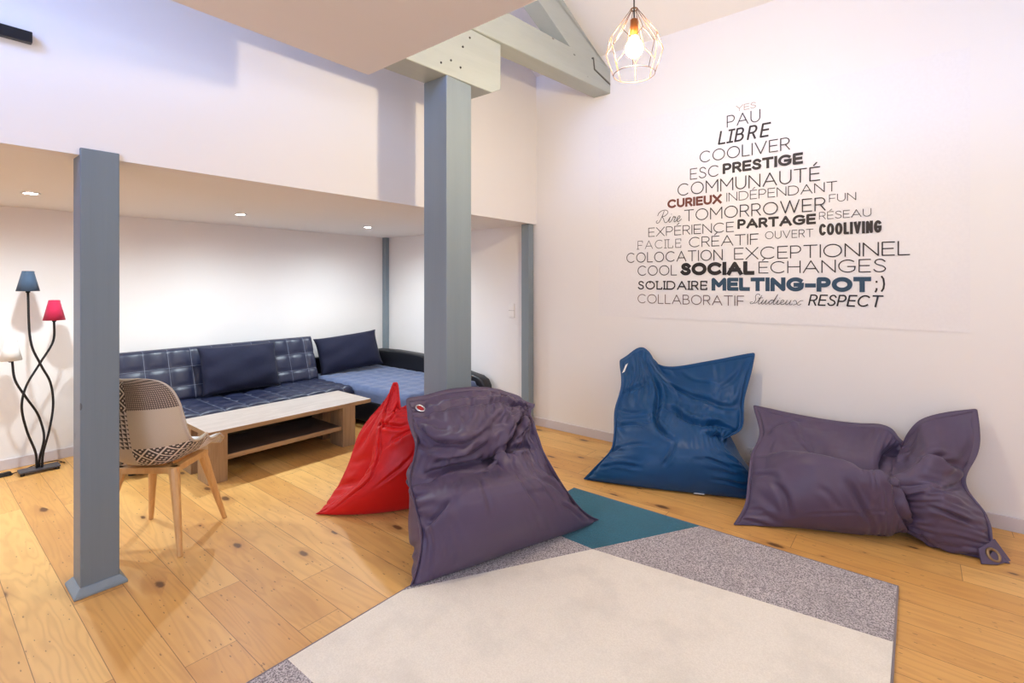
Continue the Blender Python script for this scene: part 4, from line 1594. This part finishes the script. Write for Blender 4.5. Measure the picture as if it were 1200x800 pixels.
FOLDS = {
    'F1': [
        ('o', 0.075, 0.03, (0, -1), [(0.02, 0.51), (0.184, 0.531), (0.327, 0.531), (0.51, 0.531), (0.633, 0.51), (0.816, 0.531), (0.959, 0.51)]),
        ('o', 0.045, 0.022, (0, 1), [(0.041, 0.837), (0.102, 0.714), (0.245, 0.673), (0.347, 0.673), (0.429, 0.694)]),
        ('v', 0.068, 0.022, (0, 0), [(0.878, 0.816), (0.735, 0.612), (0.612, 0.551), (0.49, 0.531)]),
        ('r', 0.033, 0.018, (0, 0), [(0.735, 0.857), (0.633, 0.653), (0.49, 0.592)]),
        ('v', 0.033, 0.013, (0, 0), [(0.959, 0.735), (0.796, 0.612), (0.714, 0.551)]),
        ('o', 0.036, 0.018, (0, -1), [(0.061, 0.224), (0.143, 0.265), (0.224, 0.306)]),
        ('o', 0.033, 0.014, (0, 1), [(0.02, 0.898), (0.286, 0.918), (0.531, 0.898), (0.959, 0.98)]),
        ('v', 0.024, 0.014, (0, 0), [(0.082, 0.571), (0.204, 0.592), (0.347, 0.592), (0.469, 0.633)]),
        ('r', 0.021, 0.014, (0, 0), [(0.041, 0.633), (0.224, 0.612), (0.367, 0.633)]),
        ('v', 0.015, 0.012, (0, 0), [(0.633, 0.408), (0.653, 0.286), (0.694, 0.204)]),
        ('v', 0.013, 0.01, (0, 0), [(0.755, 0.408), (0.776, 0.306), (0.816, 0.224)]),
        ('v', 0.015, 0.01, (0, 0), [(0.837, 0.204), (0.898, 0.163), (0.939, 0.082)]),
        ('v', 0.012, 0.012, (0, 0), [(0.388, 0.429), (0.408, 0.286), (0.408, 0.224)]),
    ],
    'F2': [
        ('o', 0.016, 0.01, (-1, 0), [(0.0, 0.939), (0.306, 0.837), (0.327, 0.653), (0.327, 0.449), (0.327, 0.306), (0.204, 0.204), (0.082, 0.061)]),
        ('v', 0.016, 0.016, (0, 0), [(0.102, 0.796), (0.571, 0.694), (0.796, 0.714)]),
        ('o', 0.018, 0.016, (0, -1), [(0.469, 0.531), (0.714, 0.612), (0.857, 0.633)]),
        ('v', 0.01, 0.012, (0, 0), [(0.469, 0.224), (0.633, 0.327), (0.796, 0.449)]),
        ('r', 0.01, 0.012, (0, 0), [(0.061, 0.98), (0.102, 0.878), (0.02, 0.735), (0.082, 0.51)]),
        ('v', 0.012, 0.012, (0, 0), [(0.408, 1.0), (0.571, 0.816), (0.388, 0.714)]),
    ],
    'F3': [
        ('v', 0.04, 0.018, (0, 0), [(0.265, 0.959), (0.347, 0.816), (0.347, 0.551), (0.429, 0.429), (0.51, 0.388)]),
        ('r', 0.024, 0.016, (0, 0), [(0.184, 1.0), (0.245, 0.878), (0.286, 0.653)]),
        ('v', 0.028, 0.016, (0, 0), [(0.347, 0.959), (0.469, 0.878), (0.612, 0.776), (0.816, 0.735), (0.98, 0.796)]),
        ('o', 0.05, 0.02, (0, 1), [(0.347, 0.694), (0.49, 0.673), (0.612, 0.571), (0.735, 0.571), (0.918, 0.633), (1.0, 0.633)]),
        ('o', 0.036, 0.016, (0, 1), [(0.714, 0.449), (0.918, 0.531), (0.918, 0.408)]),
        ('o', 0.026, 0.014, (0, 1), [(0.0, 0.796), (0.163, 0.816), (0.306, 0.857)]),
        ('v', 0.015, 0.013, (0, 0), [(0.0, 0.673), (0.143, 0.633), (0.245, 0.633)]),
        ('v', 0.016, 0.013, (0, 0), [(0.0, 0.51), (0.184, 0.51), (0.327, 0.449)]),
        ('v', 0.014, 0.012, (0, 0), [(0.0, 0.306), (0.163, 0.347), (0.327, 0.347)]),
        ('v', 0.016, 0.012, (0, 0), [(0.918, 0.224), (0.816, 0.265), (0.694, 0.286)]),
        ('v', 0.015, 0.012, (0, 0), [(0.959, 0.122), (0.857, 0.143), (0.735, 0.143)]),
        ('v', 0.012, 0.01, (0, 0), [(0.939, 0.306), (0.857, 0.347), (0.755, 0.347)]),
        ('v', 0.014, 0.014, (0, 0), [(0.02, 0.122), (0.143, 0.184), (0.286, 0.184)]),
        ('r', 0.016, 0.016, (0, 0), [(0.612, 1.0), (0.653, 0.898), (0.816, 0.857)]),
        ('v', 0.014, 0.012, (0, 0), [(0.959, 0.959), (0.898, 0.898), (0.776, 0.816)]),
        ('v', 0.01, 0.012, (0, 0), [(0.51, 0.367), (0.469, 0.265), (0.429, 0.204)]),
    ],
    'F4': [
        ('w', 0.075, 0.05, (0, 0), [(0.14, 0.86), (0.228, 0.698), (0.298, 0.558), (0.404, 0.558), (0.509, 0.628), (0.579, 0.814), (0.702, 1.0)]),
        ('o', 0.056, 0.03, (0, -1), [(0.018, 0.535), (0.105, 0.558), (0.211, 0.488), (0.298, 0.465), (0.386, 0.419), (0.526, 0.465)]),
        ('o', 0.036, 0.022, (1, 0), [(0.526, 0.535), (0.561, 0.349), (0.579, 0.256), (0.667, 0.14)]),
        ('o', 0.056, 0.022, (0, -1), [(0.526, 0.465), (0.754, 0.651), (0.842, 0.721), (0.947, 0.674), (1.0, 0.605)]),
        ('o', 0.026, 0.018, (1, 0), [(0.544, 0.674), (0.614, 0.86), (0.702, 1.0)]),
        ('v', 0.025, 0.013, (0, 0), [(0.07, 0.349), (0.123, 0.256), (0.14, 0.14)]),
        ('v', 0.022, 0.014, (0, 0), [(0.298, 0.349), (0.351, 0.256), (0.404, 0.14)]),
        ('v', 0.015, 0.012, (0, 0), [(0.228, 0.302), (0.263, 0.256), (0.281, 0.209)]),
        ('v', 0.01, 0.006, (0, 0), [(0.158, 0.14), (0.281, 0.186), (0.526, 0.233)]),
        ('v', 0.025, 0.013, (0, 0), [(0.772, 0.349), (0.877, 0.302), (0.947, 0.279)]),
        ('o', 0.025, 0.014, (0, -1), [(0.018, 0.791), (0.105, 0.884), (0.175, 0.953)]),
        ('r', 0.025, 0.018, (0, 0), [(0.158, 0.977), (0.175, 0.791), (0.246, 0.698)]),
        ('v', 0.018, 0.012, (0, 0), [(0.754, 0.698), (0.825, 0.744), (0.912, 0.744)]),
        ('v', 0.018, 0.012, (0, 0), [(0.737, 0.14), (0.772, 0.07), (0.877, 0.0)]),
        ('v', 0.015, 0.012, (0, 0), [(0.0, 0.395), (0.07, 0.372), (0.123, 0.302)]),
    ],
}


def fold_field(F, folds):
    """height of the pressed-in folds over the front sheet; fold lines are given in sheet coordinates"""
    n, m, _ = F.shape
    Wm = np.linalg.norm(np.diff(F, axis=1), axis=-1).sum(1).mean()
    Lm = np.linalg.norm(np.diff(F, axis=0), axis=-1).sum(0).mean()
    S, T_ = np.meshgrid(np.linspace(0, 1, m) * Wm, np.linspace(0, 1, n) * Lm)
    H = np.zeros((n, m))
    wob = noise2(n, m, 5, ((9, 1.0), (17, .6))) * 0.006
    for kind, A, w, lip, pts in folds:
        q = np.array(catmull([(p[0] * Wm, p[1] * Lm) for p in pts], 6))[:, :2]
        seg = np.linalg.norm(np.diff(q, axis=0), axis=1)
        cum = np.concatenate([[0], np.cumsum(seg)])
        best = np.full((n, m), 1e9)
        sd = np.zeros((n, m))
        ar = np.zeros((n, m))
        for k in range(len(q) - 1):
            d = q[k + 1] - q[k]
            l2 = d @ d + 1e-12
            u = np.clip(((S - q[k, 0]) * d[0] + (T_ - q[k, 1]) * d[1]) / l2, 0, 1)
            dx, dy = S - q[k, 0] - u * d[0], T_ - q[k, 1] - u * d[1]
            dist = np.hypot(dx, dy)
            cr = d[0] * dy - d[1] * dx
            up = dist < best
            best = np.where(up, dist, best)
            sd = np.where(up, np.sign(cr), sd)
            ar = np.where(up, (cum[k] + u * seg[k]) / cum[-1], ar)
        tp = np.clip(np.minimum(ar, 1 - ar) * 4.0 + 0.12, 0, 1)
        if kind == 'o':
            dv = q[-1] - q[0]
            side = 1.0 if dv[0] * lip[1] - dv[1] * lip[0] > 0 else -1.0
            x = best * sd * side + wob                       # positive on the side of the lip
            h = np.where(x > 0, 0.75 * np.exp(-(x / (3.2 * w)) ** 2), 0.75 * np.exp(-(x / (0.32 * w)) ** 2))
            h = h - 0.65 * np.exp(-((x + 0.8 * w) / (0.7 * w)) ** 2)
        elif kind == 'v':
            x = best + np.abs(wob) * 0.5
            h = -np.exp(-(x / w) ** 2) + 0.45 * np.exp(-((x - 2.0 * w) / (1.1 * w)) ** 2)
        elif kind == 'w':
            h = -np.exp(-(best / w) ** 2)
        else:
            h = np.exp(-(best / w) ** 2)
        H += A * tp * h
    s = np.linspace(-1, 1, m)[None, :]
    t = np.linspace(-1, 1, n)[:, None]
    return H * np.clip(np.minimum(1 - np.abs(s), 1 - np.abs(t)) / 0.05, 0, 1)


def box_blur(A, k=1):
    for _ in range(k):
        A[1:-1, 1:-1] = (A[1:-1, 1:-1] * 2 + A[:-2, 1:-1] + A[2:, 1:-1] + A[1:-1, :-2] + A[1:-1, 2:]) / 6
    return A


def bag_mesh(name, F, B, mat, folds, hem=0.020, N=132, floor=0.004, xmax=None):
    for A in (F, B):
        for ln in (A[0], A[-1], A[:, 0], A[:, -1]):                # ease the sewn edge
            for _ in range(3):
                ln[1:-1] = (ln[:-2] + 2 * ln[1:-1] + ln[2:]) / 4
    F, B = bicubic(F, N, N), bicubic(B, N, N)
    F, B = box_blur(F, 2), box_blur(B, 2)
    du, dv = np.gradient(F, axis=1), np.gradient(F, axis=0)
    nn = np.cross(du, dv)
    nn = box_blur(nn, 12)
    nn /= np.linalg.norm(nn, axis=-1, keepdims=True) + 1e-9
    H = fold_field(F, folds)
    F = box_blur(F + nn * H[..., None], 1)
    F[..., 2] = np.maximum(F[..., 2], floor)
    if xmax is not None:
        F[..., 0] = np.minimum(F[..., 0], xmax)
    n, m, _ = F.shape
    vs = []
    fi = np.zeros((2, n, m), int)
    for q, A in ((0, F), (1, B)):
        for i in range(n):
            for j in range(m):
                if q == 1 and (i in (0, n - 1) or j in (0, m - 1)):
                    fi[1, i, j] = fi[0, i, j]
                else:
                    fi[q, i, j] = len(vs)
                    vs.append(tuple(A[i, j]))
    fs = []
    for i in range(n - 1):
        for j in range(m - 1):
            fs.append((fi[0, i, j], fi[0, i, j + 1], fi[0, i + 1, j + 1], fi[0, i + 1, j]))
            fs.append((fi[1, i + 1, j], fi[1, i + 1, j + 1], fi[1, i, j + 1], fi[1, i, j]))
    cx = np.array(vs)
    org = np.array((cx[:, 0].mean(), cx[:, 1].mean(), 0.0))
    mb = MB()
    mb.add([tuple(v) for v in cx - org], fs)
    o = mb.build(name, mat, smooth=True, recalc=False)
    o.location = tuple(org)
    # flat hem sewn round the edge
    loop = [(0, j) for j in range(m)] + [(i, m - 1) for i in range(1, n)] + [(n - 1, j) for j in range(m - 2, -1, -1)] + [(i, 0) for i in range(n - 2, 0, -1)]
    E_ = np.array([F[i, j] for i, j in loop])
    dd = 5
    I_ = np.array([(F[min(max(i, dd), n - 1 - dd), min(max(j, dd), m - 1 - dd)] + B[min(max(i, dd), n - 1 - dd), min(max(j, dd), m - 1 - dd)]) / 2 for i, j in loop])
    out = E_ - I_
    K = len(loop)
    for _ in range(3):
        out = sum(np.roll(out, k, 0) for k in range(-4, 5)) / 9
    E_ = sum(np.roll(E_, k, 0) for k in (-1, 0, 1)) / 3
    out /= np.linalg.norm(out, axis=1, keepdims=True) + 1e-9
    tan = sum(np.roll(E_, -k, 0) - np.roll(E_, k, 0) for k in (1, 2, 3, 4))
    nr = np.cross(tan, out)
    nr /= np.linalg.norm(nr, axis=1, keepdims=True) + 1e-9
    O_ = E_ + out * hem
    O_[:, 2] = np.maximum(O_[:, 2], floor + 0.003)
    if xmax is not None:
        O_[:, 0] = np.minimum(O_[:, 0], xmax)
    ring = [E_ - out * 0.016 + nr * 0.001, E_ + nr * 0.0035, O_ + nr * 0.0025, O_ + out * 0.002, O_ - nr * 0.0025, E_ - nr * 0.0035, E_ - out * 0.016 - nr * 0.001]
    R = len(ring)
    pts = []
    for k in range(K):
        pts += [tuple(r[k] - org) for r in ring]
    f2 = []
    for k in range(K):
        k2 = (k + 1) % K
        for q in range(R):
            f2.append((k * R + q, k2 * R + q, k2 * R + (q + 1) % R, k * R + (q + 1) % R))
    hb = MB()
    hb.add(pts, f2)
    hb.build('hem', mat, o, smooth=True)
    return o, org, F


POSTBOX = (2.150, 2.405, 2.272, 2.515)
BAGP = m_cloth('plum_nylon', srgb(84, 70, 94), 900, 0.42, 0.05, 0.06, 0.05)
BAGR = m_cloth('red_nylon', srgb(200, 8, 14), 900, 0.45, 0.05, 0.06, 0.05)
BAGB = m_cloth('petrol_blue_nylon', srgb(8, 66, 114), 900, 0.40, 0.05, 0.06, 0.05)


def tprof(a, lo, hi, pk=0.22):
    def f(t):
        r = np.minimum(1, t / pk) ** 0.5
        d = np.clip((t - pk) / (1 - pk), 0, 1)
        return r * (a * (1 - d) ** lo + hi * np.sin(np.pi * np.clip(d, 0, 1)))
    return f


def put_on(o, org, child):
    child.parent = o
    return child


# slumped plum bag in the middle
F1, B1 = relax_bag(BAG_PURPLE_FRONT, (0.29, 0.957, 0.0), tprof(0.46, 1.3, 0.05), 11, 0.50, slack=1.02, colliders=[POSTBOX], floor=0.020, press=0.0014)
o, org, F1 = bag_mesh('beanbag', F1, B1, BAGP, FOLDS['F1'], floor=0.020)
tag(o, 'slumped plum beanbag with a silver eyelet, leaning on the thick post at the rug edge', 'beanbag', 'big square beanbags')
CHROME = m_plain('silver_eyelet', srgb(210, 210, 212), 0.25, 0.9)
BRONZE = m_plain('bronze_eyelet', srgb(150, 124, 92), 0.35, 0.8)
TAGM = m_plain('white_cloth_tag', srgb(232, 230, 228), 0.8)


def normal_at(A, i, j):
    du = A[i, j + 2] - A[i, j - 2]
    dv = A[i + 2, j] - A[i - 2, j]
    n_ = np.cross(du, dv)
    return n_ / np.linalg.norm(n_)


def eyelet(o, org, A, i, j, R, mat, hole):
    nn = normal_at(A, i, j)
    c = A[i, j] - org + nn * 0.004
    b = MB()
    b.torus(c, nn, R, R * 0.24, 28, 8)
    e_ = b.build('eyelet', mat, o, smooth=True)
    b = MB()
    u = Vector(nn).orthogonal().normalized()
    w = Vector(nn).cross(u)
    b.add([Vector(c) + Vector(nn) * 0.0015 + (u * math.cos(k * math.pi / 10) + w * math.sin(k * math.pi / 10)) * R * 0.9 for k in range(20)], [tuple(range(20))])
    b.build('eyelet_hole', hole, e_)


def cloth_tag(o, org, p, along, out, w, h):
    p, along, out = Vector(p) - Vector(org), Vector(along).normalized(), Vector(out).normalized()
    p = p + out * 0.016
    n_ = along.cross(out) * 0.001
    q = [p - along * w / 2, p + along * w / 2, p + along * w / 2 + out * h, p - along * w / 2 + out * h]
    b = MB()
    b.prism([a - n_ for a in q], [a + n_ for a in q])
    b.build('sewn_tag', TAGM, o)


eyelet(o, org, F1, 123, 8, 0.026, CHROME, m_plain('red_seen_through_eyelet', srgb(170, 20, 24), 0.6))
k = 100
cloth_tag(o, org, F1[0, k] + np.array((0, -0.004, 0.010)), F1[0, k + 1] - F1[0, k - 1], (-0.28, -0.95, -0.02), 0.05, 0.024)

# red bag behind it
F2, B2 = relax_bag(BAG_RED, (0.05, 1.0, 0.0), tprof(0.30, 0.8, 0.06), 23, 0.55, uni=0.6, slack=1.01, colliders=[POSTBOX], press=0.0012)
o, org, F2 = bag_mesh('beanbag', F2, B2, BAGR, FOLDS['F2'], hem=0.007)
tag(o, 'bright red beanbag standing with its pointed corner up, behind the slumped plum one', 'beanbag', 'big square beanbags')

# blue bag against the right wall
F3, B3 = relax_bag(BAG_BLUE, (1.0, 0.0, 0.0), tprof(0.46, 1.1, 0.05), 35, 0.50, slack=1.02, xmax=RW - 0.012, press=0.0014)
o, org, F3 = bag_mesh('beanbag', F3, B3, BAGB, FOLDS['F3'], xmax=RW - 0.012)
tag(o, 'petrol blue beanbag leaning upright against the white wall', 'beanbag', 'big square beanbags')
k = 89
cloth_tag(o, org, F3[0, k] + np.array((-0.006, 0, 0.012)), F3[0, k + 1] - F3[0, k - 1], (-1, -0.1, -0.02), 0.065, 0.035)
cloth_tag(o, org, F3[123, 2] + np.array((-0.016, 0.012, 0.0)), F3[129, 16] - F3[116, 0], F3[123, 16] - F3[123, 2], 0.075, 0.022)

# plum bag lying along the wall
F4, B4 = relax_bag(BAG_PURPLE_LYING, (1.0, 0.1, 0.0), tprof(0.40, 0.8, 0.08, 0.3), 47, 0.42, slack=1.02, m=58, n=44, xmax=RW - 0.012, press=0.0013)
o, org, F4 = bag_mesh('beanbag', F4, B4, BAGP, FOLDS['F4'], xmax=RW - 0.012)
tag(o, 'plum beanbag lying on its long side along the wall, bronze eyelet corner on the floor', 'beanbag', 'big square beanbags')
FLAP = [(3.392, -0.247, 0.004), (3.439, -0.237, 0.056), (3.532, -0.305, 0.092), (3.514, -0.362, 0.007), (3.432, -0.308, 0.004)]
fc = np.mean(np.array(FLAP), axis=0)
fn = np.cross(np.array(FLAP[2]) - np.array(FLAP[0]), np.array(FLAP[3]) - np.array(FLAP[1]))
fn /= np.linalg.norm(fn)
fn = fn if fn[0] < 0 else -fn
b = MB()
b.prism([tuple(np.array(p) - org - fn * 0.004) for p in FLAP], [tuple(np.array(p) - org + fn * 0.004) for p in FLAP])
b.build('corner_flap', BAGP, o, bevel=0.002)
ec = fc - org + fn * 0.006
b = MB()
b.torus(ec, fn, 0.028, 0.008, 28, 8)
e_ = b.build('eyelet', BRONZE, o, smooth=True)
b = MB()
u_ = Vector(fn).orthogonal().normalized()
w_ = Vector(fn).cross(u_)
b.add([Vector(ec) + Vector(fn) * 0.0005 + (u_ * math.cos(k * math.pi / 10) + w_ * math.sin(k * math.pi / 10)) * 0.024 for k in range(20)], [tuple(range(20))])
b.build('eyelet_hole', m_plain('dark_eyelet_hole', srgb(18, 14, 20), 0.8), e_)
